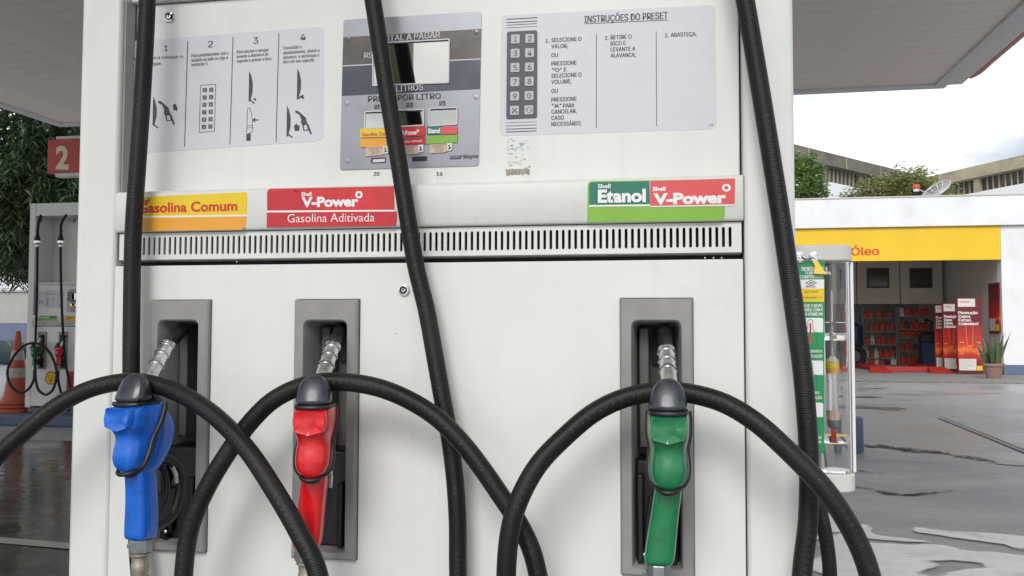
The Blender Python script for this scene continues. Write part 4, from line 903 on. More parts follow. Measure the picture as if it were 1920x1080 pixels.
# number sign on the pillar
M['signred'] = mat('faded red sign', (.46, .055, .045), .5, var=.07, vscale=9)
M['signwhite'] = mat('sign cap white', (.58, .57, .53), .5, var=.04)
M['numeral'] = mat('cream numeral', (.68, .62, .44), .5, var=.03)
ys = PXY[1]-.30
sa, sb = P(90, 262, ys), P(137, 323, ys)
SX0, SX1 = sa.x, PXY[0]+.05
SG = thing('number_sign', ((SX0+SX1)/2, ys+.1, sb.z), 'red bay number sign with cream numeral and white end caps', 'sign')
MB().box((SX0, ys, sb.z), (SX1, ys+.148, sa.z)).build('sign_box', 'signred', SG, bevel=.004)
cxa = P(104, 260, ys).x
MB().box((cxa, ys+.01, sa.z+.001), (SX1-.05, ys+.13, sa.z+.045)).build('end_cap', 'signwhite', SG, bevel=.006)
MB().box((cxa, ys+.01, sb.z-.055), (SX1-.05, ys+.13, sb.z-.001)).build('end_cap', 'signwhite', SG, bevel=.006)
letters('numeral', 'numeral', ys-.003, [('2', 104, 315.5, 128.5, 316, 40, .035)], SG, sans=False)

# ================================================================== DISTANT DISPENSER
FD = copy_tree(D, None, skip=('fuel_label', 'key', 'rivet', 'inspection_sticker', 'number_tag', 'paint_chip'))
FD.location = Vector(D.location)+Vector((OX, OY, OZ))
FD['label'] = 'distant cream fuel dispenser partly hidden, beside the orange cone'
off = Vector((OX, OY, OZ))
def flat_box(name, m, x0, x1, z0, z1, y, parent, th=.003, off_=off): return MB().box(Vector((x0, y-th, z0))+off_, Vector((x1, y, z1))+off_).build(name, m, parent)
fl = flat_box('fuel_label', 'greenfilm', -.93, -.66, 1.285, 1.312, YB, FD); flat_box('label_foot', 'lime', -.93, -.66, 1.258, 1.2845, YB, fl)
mb = MB(); put_text(mb, 'Etanol', Vector((-.90, YB-.004, 1.290))+off, Vector((-.76, YB-.004, 1.290))+off, .017, .04); mb.build('lettering', 'white', fl, smooth='flat')
fl = flat_box('fuel_label', 'yellow', -.55, -.28, 1.285, 1.312, YB, FD); flat_box('label_foot', 'orange', -.55, -.28, 1.258, 1.2845, YB, fl)
mb = MB(); put_text(mb, 'Gasolina Comum', Vector((-.53, YB-.004, 1.289))+off, Vector((-.32, YB-.004, 1.289))+off, .015, .03); mb.build('lettering', 'redprint', fl, smooth='flat')
# shell emblem on the lower door
ec = Vector((-.71, -.004, .60))+off
def fan(r, y):
    pts = []
    for k in range(15):
        a = R_(200-k*220/14); rr_ = r*(1 if k % 2 == 0 else .95); pts.append(ec+Vector((rr_*math.cos(a), y, rr_*math.sin(a)*.95)))
    pts += [ec+Vector((r*.45, y, -r*.85)), ec+Vector((-r*.45, y, -r*.85))]
    return pts
em = MB(); em.prism(fan(.085, 0), (0, -.001, 0)); em = em.build('emblem', 'redprint', FD)
e2 = MB(); e2.prism(fan(.070, -.0015), (0, -.001, 0)); e2.build('emblem_fill', 'yellow', em)
e3 = MB()
for k in range(1, 6):
    a = R_(200-k*220/6); e3.add([ec+Vector((.012*math.cos(a+1.57)*.4, -.0035, -.045+.012*math.sin(a+1.57)*.4)), ec+Vector((-.012*math.cos(a+1.57)*.4, -.0035, -.045)), ec+Vector((.060*math.cos(a)-.002, -.0035, .057*math.sin(a))), ec+Vector((.060*math.cos(a)+.002, -.0035, .057*math.sin(a)))], [(0, 1, 2, 3)])
e3.build('emblem_ribs', 'redprint', em, smooth='flat')
bx_ = MB().box(Vector((-.50, -.02, .34))+off, Vector((-.40, -.0025, .68))+off).build('side_poster', 'signred', FD); MB().box(Vector((-.398, -.02, .34))+off, Vector((-.33, -.0025, .56))+off).build('side_poster', 'yellow', FD)
_, fa = nozzle('green', -.8345+OX, .861+OZ, 'green-sleeved nozzle on the distant dispenser beside the cone', dy=OY)
_, fb = nozzle('red', -.529+OX, .862+OZ, 'red-sleeved nozzle on the distant dispenser', dy=OY)
def fpx(lst, y): return [P(x, y_, OY+y) for x, y_ in lst]
f1 = [Vector((-.93+OX, OY+.05, 2.44))]+fpx([(72, 420), (70, 440), (70, 480), (69, 560), (66.5, 640)], -.06)+fpx([(66, 690), (67, 712), (73, 732), (86, 740), (98, 732), (105, 712), (105, 690), (96, 666), (82, 650), (63, 643), (42, 650), (23, 673), (14, 697), (20, 722), (38, 736), (54, 729), (63, 712)], -.17)+[fa]
H1, _ = hose(f1, 'thin-looking black hose coiled in a ring beside the distant dispenser', (OX-.9, OY, .2), extra=False)
f2 = [Vector((-.58+OX, OY+.05, 2.44))]+fpx([(115, 420), (114, 440), (114, 500), (117, 600), (123, 680), (129, 712)], -.06)+fpx([(133, 740), (128, 770)], -.1)+[fb+Vector((.1, -.02, -.35)), fb+Vector((0, 0, -.1)), fb]
H2, _ = hose(f2, 'straight black hose hanging down the front of the distant dispenser', (OX-.5, OY, .2), extra=False)
for HH, (x_, y_) in ((H1, (70, 446)), (H2, (114, 446))):
    c_ = P(x_, y_, OY-.06)
    MB().lathe([(.017, .10), (.017, .06), (.014, .055), (.03, .0), (.036, -.02), (.036, -.035)], c_, 'Z', 14).build('coupling', 'rubber', HH, smooth=40)
    MB().lathe([(.038, -.0355), (.038, -.058), (.026, -.065), (.020, -.072), (.020, -.10)], c_, 'Z', 14).build('coupling_collar', 'chrome', HH, smooth=40)

# cone stack on the far island
M['cone'] = mat('orange cone plastic', (.40, .070, .028), .5, var=.12, vscale=8, dirt=(.25, .09, .05, .6), dscale=6)
M['coneband'] = mat('grey reflective band', (.36, .35, .32), .5, var=.2, vscale=20)
zi = BASE_Z+OZ; cp = G(30, 779, zi); cp.y = OY+.12; cp.x = P(30, 779, cp.y).x
CO = thing('traffic_cone', cp, 'stack of orange traffic cones with two grey reflective bands', 'cone')
Hc = P(31, 621, cp.y).z-zi
def rc(t): return .024+(.165-.024)*(1-t)
def cone_seg(t0, t1, e=0): return [(rc(t0)+e, Hc*t0), (rc(t1)+e, Hc*t1)]
MB().lathe([(rc(.13), Hc*.13)]+[(rc(1), Hc), (.001, Hc+.003)], cp, 'Z', 28).build('cone_body', 'cone', CO, smooth=40)
MB().lathe(cone_seg(.64, .76, .003), cp, 'Z', 28).build('reflective_band', 'coneband', CO, smooth=40)
MB().lathe(cone_seg(.42, .54, .003), cp, 'Z', 28).build('reflective_band', 'coneband', CO, smooth=40)
for k in range(3):
    zz = .012+k*.045; MB().lathe([(rc(.04)+.028, zz), (rc(.04)+.028, zz+.022), (rc(.12)+.012, zz+.035), (rc(.12)+.004, zz+.07)], cp, 'Z', 28).build('cone_rim', 'cone', CO, smooth=40)
MB().box(cp+Vector((-.2, -.2, .0)), cp+Vector((.2, .2, .0115))).build('cone_foot', 'cone', CO, bevel=.004)

# yard wall behind, with a drum in front
M['wallwhite'] = mat('old white wall', (.30, .30, .285), .8, var=.08, vscale=2, dirt=(.35, .33, .30, .6), dscale=1.2)
M['wallblue'] = mat('blue grey wall paint', (.10, .12, .19), .7, var=.12, vscale=2)
wb = G(20, 676); zt = P(20, 548, wb.y).z; zm = P(20, 606, wb.y).z
YW = thing('yard_wall', (-25, wb.y, 0), 'low yard wall, white above and blue-grey below, behind the cone', 'wall')
MB().box((-70, wb.y, 0), (-9, wb.y+.2, zm)).build('lower_wall', 'wallblue', YW); MB().box((-70, wb.y-.01, zm+.001), (-9, wb.y+.21, zt)).build('upper_wall', 'wallwhite', YW)
MB().box((-70, wb.y-.06, zt+.001), (-9, wb.y+.26, zt+.08)).build('coping', 'wallwhite', YW, bevel=.01)
M['drum'] = mat('dark green drum', (.012, .035, .035), .4, var=.2, vscale=6)
dg = G(3, 684); DRr = .36
dr = MB(); dr.lathe([(.0, 0), (DRr*.9, .01), (DRr, .03), (DRr, .3), (DRr*1.04, .31), (DRr, .33), (DRr, .62), (DRr*.9, .65), (0, .66)], dg+Vector((0, 0, DRr)), 'Y', 28)
tag(dr.build('drum', 'drum', None, smooth=40), 'dark green drum lying on its side by the yard wall', 'drum')

# ================================================================== TREES
M['bark'] = mat('bark', (.07, .055, .04), .9, var=.3, vscale=6, bump=.5, bscale=12)
def leafmat(name, c):
    m = bpy.data.materials.new(name); m.use_nodes = True; t = m.node_tree; b = t.nodes['Principled BSDF']
    b.inputs['Roughness'].default_value = .45
    tcn = t.nodes.new('ShaderNodeTexCoord'); n = t.nodes.new('ShaderNodeTexNoise'); n.inputs['Scale'].default_value = 1.6; n.inputs['Detail'].default_value = 8; n.inputs['Roughness'].default_value = .75
    t.links.new(tcn.outputs['Object'], n.inputs['Vector'])
    r = t.nodes.new('ShaderNodeValToRGB'); e = r.color_ramp.elements; e[0].position = .32; e[1].position = .68
    e[0].color = tuple(x*.55 for x in c)+(1,); e[1].color = tuple(x*1.5 for x in c)+(1,)
    t.links.new(n.outputs['Fac'], r.inputs['Fac']); t.links.new(r.outputs[0], b.inputs['Base Color'])
    tr = t.nodes.new('ShaderNodeBsdfTranslucent'); t.links.new(r.outputs[0], tr.inputs['Color']); ms = t.nodes.new('ShaderNodeMixShader'); ms.inputs[0].default_value = .22
    o = t.nodes['Material Output']; t.links.new(b.outputs[0], ms.inputs[1]); t.links.new(tr.outputs[0], ms.inputs[2]); t.links.new(ms.outputs[0], o.inputs[0])
    return m
M['leafdark'] = leafmat('dark drooping leaves', (.040, .068, .028)); M['leafmid'] = leafmat('mid green leaves', (.17, .27, .08)); M['leafolive'] = leafmat('olive green leaves', (.25, .27, .10))
def tree(name, base, lobes, nclus, leafL, leafW, droop, m, label, seed, per=9, spread=.25):
    rnd = random.Random(seed); T = thing(name, base, label, 'tree')
    tb = MB(); cen = Vector((sum(l[0].x for l in lobes)/len(lobes), sum(l[0].y for l in lobes)/len(lobes), min(l[0].z for l in lobes)))
    h = cen.z-base.z
    tr = spline([base, base.lerp(cen, .4)+Vector((.1, 0, 0)), cen], h/12 if h > .2 else .1); r0 = max(.07, h*.045)
    tb.tube(tr, [r0*(1-.55*i/(len(tr)-1)) for i in range(len(tr))], 10)
    for c_, rx, ry, rz in lobes:
        for k in range(4):
            a = rnd.uniform(0, 6.28); e_ = c_+Vector((rx*.6*math.cos(a), ry*.6*math.sin(a), rz*rnd.uniform(-.3, .6)))
            li = spline([cen-Vector((0, 0, .1*h)), cen.lerp(e_, .5)+Vector((0, 0, .15*rz)), e_], .3); tb.tube(li, [r0*.4*(1-.75*i/(len(li)-1)) for i in range(len(li))], 7)
    tb.build('trunk', 'bark', T, smooth=60)
    vs = []; fs = []
    tot = sum(l[1]*l[2]*l[3] for l in lobes)
    for c_, rx, ry, rz in lobes:
        for q in range(int(nclus*rx*ry*rz/tot)):
            while True:
                v = Vector((rnd.uniform(-1, 1), rnd.uniform(-1, 1), rnd.uniform(-1, 1)))
                l = v.length
                if .35 < l <= 1 and rnd.random() < (.25+.75*l): break
            p = c_+Vector((v.x*rx, v.y*ry, v.z*rz))
            wob = noise.noise(p*(1.6/max(rx, 1)*2))
            if wob < -.22 and l > .6: continue
            p += v*(.25*wob*rx)
            for k in range(per):
                a = rnd.uniform(0, 6.28); dn = rnd.uniform(-.25, 1)*droop
                d = Vector((math.cos(a), math.sin(a), rnd.uniform(-.4, .5)-dn)).normalized()
                s_ = d.cross(Vector((0, 0, 1))).normalized() if abs(d.z) < .97 else Vector((1, 0, 0))
                s_ = (s_+d.cross(s_)*rnd.uniform(-.7, .7)).normalized()
                L = leafL*rnd.uniform(.6, 1.15); W_ = leafW*rnd.uniform(.7, 1.2); q0 = p+Vector((rnd.uniform(-1, 1), rnd.uniform(-1, 1), rnd.uniform(-1, 1)))*spread
                o = len(vs); nrm = d.cross(s_)
                vs += [q0, q0+d*L*.45+s_*W_*.5, q0+d*L-Vector((0, 0, droop*L*.25)), q0+d*L*.45-s_*W_*.5]
                fs += [(o, o+1, o+2, o+3)]
    cb = MB(); cb.v = [Vector(v) for v in vs]; cb.f = fs; cb.mi = [0]*len(fs); cb.build('crown', m, T, smooth='flat')
    return T
YT = 16.5
tree('mango_tree', Vector((P(115, 600, YT).x, YT, 0)), [(P(150, 210, YT), 2.3, 2.2, 1.9), (P(95, 320, YT-.6), 1.75, 1.6, 1.2), (P(20, 400, YT-.3), 1.9, 1.9, 1.25), (P(-170, 380, YT), 1.9, 1.7, 1.3), (P(160, 420, YT), 1.5, 1.5, .9), (P(-10, 470, YT-.4), 1.5, 1.3, .75), (P(60, 380, YT+1.6), 2.2, .9, 1.9)], 5200, .25, .058, 1.1, 'leafdark', 'dark leafy tree with drooping leaves behind the numbered sign', 5, 10, .16)
YT = 31.0
tree('roadside_tree', Vector((P(1500, 600, YT).x, YT, 0)), [(P(1495, 348, YT), 1.0, 1.0, .75), (P(1506, 314, YT), .7, .7, .55), (P(1528, 362, YT), .5, .6, .38)], 950, .15, .07, .4, 'leafmid', 'rounded bright green tree behind the shop roof', 11, 9, .12)
tree('roadside_tree', Vector((P(1690, 600, YT).x, YT, 0)), [(P(1650, 358, YT), .95, .9, .50), (P(1705, 346, YT), .95, .9, .58), (P(1755, 361, YT), .65, .7, .38), (P(1605, 366, YT), .5, .5, .22)], 900, .17, .06, .4, 'leafolive', 'wide olive green tree behind the roof antenna', 12, 9, .14)

# ================================================================== SHOP
M['shopwhite'] = mat('white shop wall', (.70, .705, .71), .7, var=.03, vscale=1.0, dirt=(.46, .45, .44, .55), dscale=1.3, dlo=.5, dhi=.8)
M['shopyellow'] = mat('yellow sign board', (.72, .46, .010), .5, var=.05, vscale=1.2)
M['baygrey'] = mat('bay wall grey', (.54, .50, .45), .6, var=.05, vscale=1.5)
M['bayfloor'] = mat('bay floor', (.10, .10, .10), .6, var=.2, vscale=2)
M['shopblue'] = mat('blue skirting', (.10, .13, .21), .6, var=.08, vscale=3)
M['winframe'] = mat('dark window frame', (.03, .028, .026), .5, var=.1); M['winglass'] = mat('dim brown glass', (.055, .040, .028), .15, var=.2, vscale=2)
SX = 7.79
SH = thing('oil_change_shop', (5.5, YS+3, 0), 'white oil change shop with yellow sign band and open bay', 'building')
def sb_(name, m, a, b, parent=SH, bev=0): return MB().box(a, b).build(name, m, parent, bevel=bev)
sb_('wall', 'shopwhite', (SX+.01, YS, .26), (14, YS+.3, 3.628), bev=.01); sb_('skirting', 'shopblue', (SX+.008, YS-.02, 0), (14, YS+.3, .259))
sb_('roof_band', 'shopwhite', (-6, YS-.10, 3.63), (14, YS+.3, 4.355), bev=.01); sb_('roof_edge', 'baygrey', (-6.02, YS-.12, 4.356), (14.02, YS+.35, 4.385))
yb = sb_('sign_band', 'shopyellow', (-4, YS-.02, 2.80), (SX, YS+.15, 3.628), bev=.004)
letters('lettering', 'redprint', YS-.026, [('Óleo', 1596, 479, 1648, 478, 15, .03)], yb)
sb_('wall', 'baygrey', (SX+.012, YS+.301, 0), (SX+.3, 29.5, 3.9)); sb_('wall', 'baygrey', (-4, 29.0, 0), (SX+.01, 29.2, 3.9))
sb_('wall', 'shopwhite', (-6, YS, 0), (2.2, YS+.3, 2.799)); sb_('ceiling', 'baygrey', (-4, YS+.301, 3.70), (SX+.01, 29, 3.8)); sb_('roof', 'baygrey', (-6, YS+.301, 4.0), (14, 29.5, 4.2))
sb_('bay_floor', 'bayfloor', (-4, YS+5.0, .004), (SX+.01, 29, .02))
YQ = 26.0
edges = [P(1520, 500, YQ).x, P(1606, 500, YQ).x, P(1687, 500, YQ).x, P(1767, 500, YQ).x]
for i in range(3):
    sb_('wall_panel', 'baygrey', (edges[i]+.012, YQ, 1.86), (edges[i+1]-.012, YQ+.08, 3.69), bev=.006)
sb_('wall_backing', 'dark', (edges[0], YQ+.081, 1.85), (edges[3], YQ+.12, 3.69))
for a, b in (((1625, 503), (1667, 540)), ((1705, 503), (1748, 540))):
    A_, B_ = P(*a, YQ), P(*b, YQ); wf = sb_('window', 'winframe', (A_.x, YQ-.03, B_.z), (B_.x, YQ-.001, A_.z)); sb_('pane', 'winglass', (A_.x+.05, YQ-.034, B_.z+.05), (B_.x-.05, YQ-.0305, A_.z-.05), wf)
# racks and stock
M['rack'] = mat('rack metal', (.20, .21, .22), .5, .3, var=.1); M['oilred'] = mat('red oil can', (.50, .045, .018), .4, var=.15, vscale=9); M['oilwhite'] = mat('white oil can', (.60, .58, .54), .45, var=.1); M['oilbrown'] = mat('brown carton', (.14, .085, .04), .6, var=.2)
YR = 26.6
def bottle(w_, h, m, c_):
    mb = MB(); mb.loft([[c_+Vector((x*w_/2, y*.06, z)) for x, y in ((-1, -1), (1, -1), (1, 1), (-1, 1))] for x0, z in ((0, 0), (0, h*.72))]); 
    mb.loft([[c_+Vector((x*w_/2*s_, y*.06*s_, z)) for x, y in ((-1, -1), (1, -1), (1, 1), (-1, 1))] for s_, z in ((1, h*.7201), (.5, h*.88), (.42, h))])
    return mb
proto = {}
rnd = random.Random(21)
for (pa, pb), lv in (((1617, 1682), (596, 621, 646, 671, 694)), ((1684, 1748), (593, 617, 632, 657, 686))):
    xa, xb = P(pa, 640, YR).x, P(pb, 640, YR).x
    RK = thing('shelf_rack', ((xa+xb)/2, YR, .02), 'open metal shelf rack stocked with '+('tall rows of red oil cans' if pa < 1650 else 'red oil cans, next to the standees'), 'rack')
    for x_ in (xa, xb-.03):
        for y_ in (YR, YR+.42): MB().box((x_, y_, .021), (x_+.03, y_+.03, 1.84)).build('upright', 'rack', RK)
    for li, lpy in enumerate(lv):
        z_ = P((pa+pb)/2, lpy, YR).z
        z_ = max(z_, .06)
        MB().box((xa+.031, YR+.002, z_-.03), (xb-.031, YR+.42, z_)).build('shelf', 'rack', RK)
        x_ = xa+.06
        while x_ < xb-.16:
            if rnd.random() < .06: x_ += rnd.uniform(.06, .2); continue
            r_ = rnd.random(); kind = 'oilred' if r_ < .82 else ('oilwhite' if r_ < .91 else 'oilbrown')
            sz = rnd.choice([(.11, .24), (.13, .27), (.10, .20), (.16, .22)])
            key = (kind, sz)
            nm = {'oilred': 'oil_can', 'oilwhite': 'oil_can', 'oilbrown': 'carton'}[kind]
            if key not in proto:
                ob = bottle(sz[0], sz[1], kind, Vector((0, 0, 0))).build(nm, kind, None); proto[key] = ob
            else: ob = proto[key].copy(); col.objects.link(ob)
            ob.location = (x_+sz[0]/2, YR+.08+rnd.uniform(-.01, .06), z_+.0005)
            where = ('top', 'second', 'middle', 'fourth', 'bottom')[li]+' shelf of the rack '+('beside the blue drum' if pa < 1650 else 'beside the standees')
            tag(ob, {'oilred': 'red oil can', 'oilwhite': 'white oil can', 'oilbrown': 'brown carton'}[kind]+' on the '+where, 'carton' if kind == 'oilbrown' else 'oil can', {'oilred': 'red oil cans on the racks', 'oilwhite': 'white oil cans on the racks', 'oilbrown': 'brown cartons on the racks'}[kind])
            x_ += sz[0]+rnd.uniform(.008, .03)
# blue drum and tyre beside the racks
M['drumblue'] = mat('blue drum', (.02, .04, .12), .4, var=.15); M['tyre'] = mat('tyre', (.012, .012, .012), .8, var=.2)
c_ = Vector((P(1606, 640, YR).x, YR+.1, .62)); MB().box(c_+Vector((-.3, -.2, -.6)), c_+Vector((.28, .3, -.02))).build('stand', 'rack', None)
tag(bpy.data.objects['stand'], 'grey metal stand carrying the blue drum in the bay', 'stand')
tag(MB().lathe([(0, 0), (.20, 0), (.21, .02), (.21, .2), (.22, .21), (.21, .22), (.21, .42), (.22, .43), (.21, .44), (.21, .62), (.06, .66), (.05, .72), (0, .72)], c_+Vector((0, 0, -.0195)), 'Z', 24).build('blue_drum', 'drumblue', None, smooth=40), 'dark blue drum left of the shelf racks', 'drum')
tp = Vector((P(1603, 692, 25.6).x, 25.6, .33)); MB_ = MB(); ring = [tp+Vector((.25*math.cos(2*math.pi*k/28), 0, .25*math.sin(2*math.pi*k/28))) for k in range(29)]
tag(MB_.tube(ring, .085, 12, cap=False).build('tyre', 'tyre', None, smooth=60), 'black tyre standing on the bay floor', 'tyre')
# dark machine beside the standees
M['machine'] = mat('dark machine', (.02, .022, .028), .45, var=.2)
mp_ = Vector((P(1741, 640, 26.2).x, 26.2, 0)); MC = thing('tyre_machine', mp_, 'dark garage machine with a drum-shaped head by the standees', 'machine')
MB().box(mp_+Vector((-.22, -.2, .0225)), mp_+Vector((.22, .2, .75))).build('cabinet', 'drumblue', MC, bevel=.03); MB().lathe([(0, .751), (.26, .755), (.28, .85), (.22, 1.0), (.08, 1.05), (0, 1.05)], mp_, 'Z', 20).build('head', 'machine', MC, smooth=40); MB().tube([mp_+Vector((.1, .1, 1.0)), mp_+Vector((.12, .1, 1.35)), mp_+Vector((-.1, 0, 1.4))], .04, 10).build('arm', 'machine', MC, smooth=50)
# red ramps on the bay floor
M['rampred'] = mat('red ramp paint', (.33, .022, .018), .5, var=.15, vscale=4)
ra = G(1632, 705, .022)
RP = thing('vehicle_ramp', (5.9, 22.6, .022), 'low red vehicle ramp lying across the bay entrance', 'ramp')
yr = 21.9
for pa, pb in ((1632, 1676), (1745, 1792)):
    xa, xb = P(pa, 700, yr).x, P(pb, 700, yr).x
    MB().add([(xa, yr, .024), (xb, yr, .024), (xb-.05, yr+.7, .024), (xa+.12, yr+.7, .024), (xa+.1, yr+.5, .17), (xb-.1, yr+.5, .17), (xb-.1, yr+.7, .17), (xa+.12, yr+.7, .17)], [(0, 1, 5, 4), (4, 5, 6, 7), (1, 2, 6, 5), (0, 4, 7, 3), (3, 7, 6, 2)]).build('ramp_plate', 'rampred', RP)
xa, xb = P(1640, 700, 23).x, P(1752, 700, 23).x
MB().box((xa, 22.62, .024), (xb, 22.85, .16)).build('cross_beam', 'rampred', RP, bevel=.01)
for pa in (1652, 1768): 
    x_ = P(pa, 698, 23.2).x; MB().box((x_-.25, 22.86, .024), (x_+.2, 25.6, .13)).build('track', 'rampred', RP, bevel=.01)

# standees
def poster_mat(name, bright):
    m = bpy.data.materials.new(name); m.use_nodes = True; t = m.node_tree; b = t.nodes['Principled BSDF']; b.inputs['Roughness'].default_value = .35
    tcn = t.nodes.new('ShaderNodeTexCoord'); sx = t.nodes.new('ShaderNodeSeparateXYZ'); t.links.new(tcn.outputs['Generated'], sx.inputs[0])
    n = t.nodes.new('ShaderNodeTexNoise'); n.inputs['Scale'].default_value = 5; t.links.new(tcn.outputs['Generated'], n.inputs['Vector'])
    ma = t.nodes.new('ShaderNodeMath'); ma.operation = 'MULTIPLY_ADD'; ma.inputs[1].default_value = .12; t.links.new(n.outputs['Fac'], ma.inputs[0]); t.links.new(sx.outputs['Z'], ma.inputs[2])
    r = t.nodes.new('ShaderNodeValToRGB'); e = r.color_ramp.elements
    e[0].position = .06; e[0].color = (.10, .010, .012, 1); e[1].position = 1; e[1].color = (.12, .010, .014, 1)
    for ps, c in ((.20, (.22, .012, .010)), (.30, (.48, .035, .012)), (.35, (.72, .16, .03)), (.40, (.52, .030, .012)), (.62, (.34, .016, .014)), (.76, (.13, .009, .013))):
        q = e.new(ps); q.color = (*c, 1)
    t.links.new(ma.outputs[0], r.inputs['Fac']); t.links.new(r.outputs[0], b.inputs['Base Color']); return m
M['poster'] = poster_mat('red poster print', 1); M['posteredge'] = mat('maroon board', (.10, .010, .014), .5, var=.1); M['glow'] = mat('pale orange print', (.72, .26, .10), .4, var=.25, vscale=6)
def standee(pa, pb, Y, ztop, label, text=True):
    xa, xb = P(pa, 640, Y).x, P(pb, 640, Y).x; z0 = .024
    S = thing('standee', ((xa+xb)/2, Y, z0), label, 'display stand', 'red advertising standees')
    MB().box((xa, Y+.0025, z0), (xb, Y+.06, ztop)).build('board', 'posteredge', S, bevel=.004)
    hgt = ztop-z0; wd = xb-xa
    MB().box((xa+.005, Y, z0+.06), (xb-.005, Y+.002, ztop-.01)).build('poster', 'poster', S)
    MB().box((xa+.03, Y-.004, ztop-.15*hgt*.8), (xa+wd*.74, Y-.0005, ztop-.03)).build('header', 'signwhite', S)
    l_ = MB()
    for i, s_ in enumerate(('Promoção', 'Copos', 'Ferrari.', 'Colecione!')):
        zz = ztop-(.235+i*.052)*hgt*.92; put_text(l_, s_, (xa+.04, Y-.004, zz), (xa+.04+wd*(.76, .46, .52, .78)[i], Y-.004, zz), .070, .03, True)
    l_.build('lettering', 'white', S, smooth='flat')
    l_ = MB(); put_text(l_, 'V-Power', (xa+.06, Y-.007, ztop-.125), (xa+.06+wd*.42, Y-.007, ztop-.125), .05, .02); l_.build('lettering', 'redprint', S, smooth='flat')
    gl_ = MB()                                            # printed drinking glasses
    for cx, w0, za, zb in ((.5, .16, .36, .66), (.18, .09, .26, .42), (.84, .09, .26, .42)):
        x_ = xa+wd*cx; gl_.add([(x_-w0*wd, Y-.003, z0+zb*hgt), (x_-w0*wd*.7, Y-.003, z0+za*hgt), (x_+w0*wd*.7, Y-.003, z0+za*hgt), (x_+w0*wd, Y-.003, z0+zb*hgt), (x_+w0*wd*.9, Y-.003, z0+(zb-.012)*hgt), (x_+w0*wd*.62, Y-.003, z0+(za+.012)*hgt), (x_-w0*wd*.62, Y-.003, z0+(za+.012)*hgt), (x_-w0*wd*.9, Y-.003, z0+(zb-.012)*hgt)], [(0, 1, 6, 7), (1, 2, 5, 6), (2, 3, 4, 5), (0, 7, 4, 3)])
    gl_.build('glass_print', 'glow', S, smooth='flat')
    MB().box((xa+.03, Y-.004, z0+.05*hgt), (xa+wd*.74, Y-.0005, z0+.20*hgt)).build('text_box', 'signwhite', S)
    MB().box((xa+wd*.76, Y-.004, z0+.05*hgt), (xb-.01, Y-.0005, z0+.11*hgt)).build('logo_box', 'shopyellow', S)
    l_ = MB()
    for i in range(5):
        zz = z0+(.182-i*.026)*hgt; l_.box((xa+.05, Y-.006, zz), (xa+wd*(.66, .70, .60, .64, .40)[i], Y-.0045, zz+.010))
    l_.build('small_print', 'seal', S)
standee(1795, 1842, 21.75, P(1800, 558, 21.75).z, 'bright red standee in front of the other standees')
standee(1768, 1800, 22.75, P(1780, 568, 22.75).z, 'shaded red standee just behind the bright one')
standee(1753, 1785, 23.35, P(1760, 571, 23.35).z, 'dim red standee hidden furthest back in the row')
# wall poster on the side of the opening
WP = thing('wall_poster', (SX+.0, 22.1, P(1862, 626, 21.8).z), 'narrow red poster hung on the side wall of the bay', 'poster')
za, zb_ = P(1862, 625, 22.1).z, P(1862, 531, 22.1).z
MB().box((SX-.02, 21.72, za), (SX+.008, 22.45, zb_)).build('poster_board', 'poster', WP); MB().box((SX-.024, 21.76, za+.06), (SX-.0205, 21.98, za+.22)).build('logo_box', 'shopyellow', WP); MB().box((SX-.024, 22.02, za+.06), (SX-.0205, 22.40, za+.36)).build('text_box', 'signwhite', WP)
# snake plant in its pot
M['pot'] = mat('mauve clay pot', (.26, .16, .13), .7, var=.1, vscale=8); M['snake'] = mat('snake plant leaf', (.075, .10, .045), .4, var=.55, vscale=14, dirt=(.22, .24, .12, .6), dscale=10)
pb_ = G(1863, 711, 0); pb_.z = .0225
if pb_.y < 18.2: pb_.z = 0.0005
PL = thing('potted_plant', pb_, 'snake plant in a mauve clay pot by the shop corner', 'plant')
k_ = (P(1884, 690, pb_.y).x-P(1841, 690, pb_.y).x)/2
MB().lathe([(k_*.60, 0), (k_*.88, .27), (k_*1.0, .275), (k_*1.0, .33), (k_*.9, .33), (k_*.86, .28), (.0, .28)], pb_, 'Z', 24).build('pot', 'pot', PL, smooth=40)
rnd = random.Random(4)
ztip = P(1870, 618, pb_.y).z-pb_.z
for i in range(26):
    a = rnd.uniform(0, 6.28); r0 = rnd.uniform(0, k_*.65); L = rnd.uniform(.55, 1)*(ztip-.27); tl = rnd.uniform(.05, .36)
    b0 = pb_+Vector((r0*math.cos(a), r0*math.sin(a), .275)); dirv = Vector((math.cos(a)*tl, math.sin(a)*tl, 1)); yawv = rnd.uniform(-1, 1); sd_ = Vector((math.cos(yawv), math.sin(yawv), 0))
    rg_ = []; nn = 6
    for j in range(nn+1):
        t = j/nn; w_ = .030*(1-t**3)*(.7+.6*math.sin(math.pi*min(1, t*1.1+.1)))+.002; tw = sd_.copy(); tw.rotate(Matrix.Rotation(t*rnd.uniform(.1, .5), 3, 'Z')); nv = tw.cross(Vector((0, 0, 1)))
        c_ = b0+dirv*L*t+Vector((math.cos(a), math.sin(a), 0))*.05*t*t
        rg_.append([c_+tw*w_, c_+nv*.006, c_-tw*w_, c_-nv*.002])
    MB().loft(rg_).build('leaf', 'snake', PL, smooth=70)
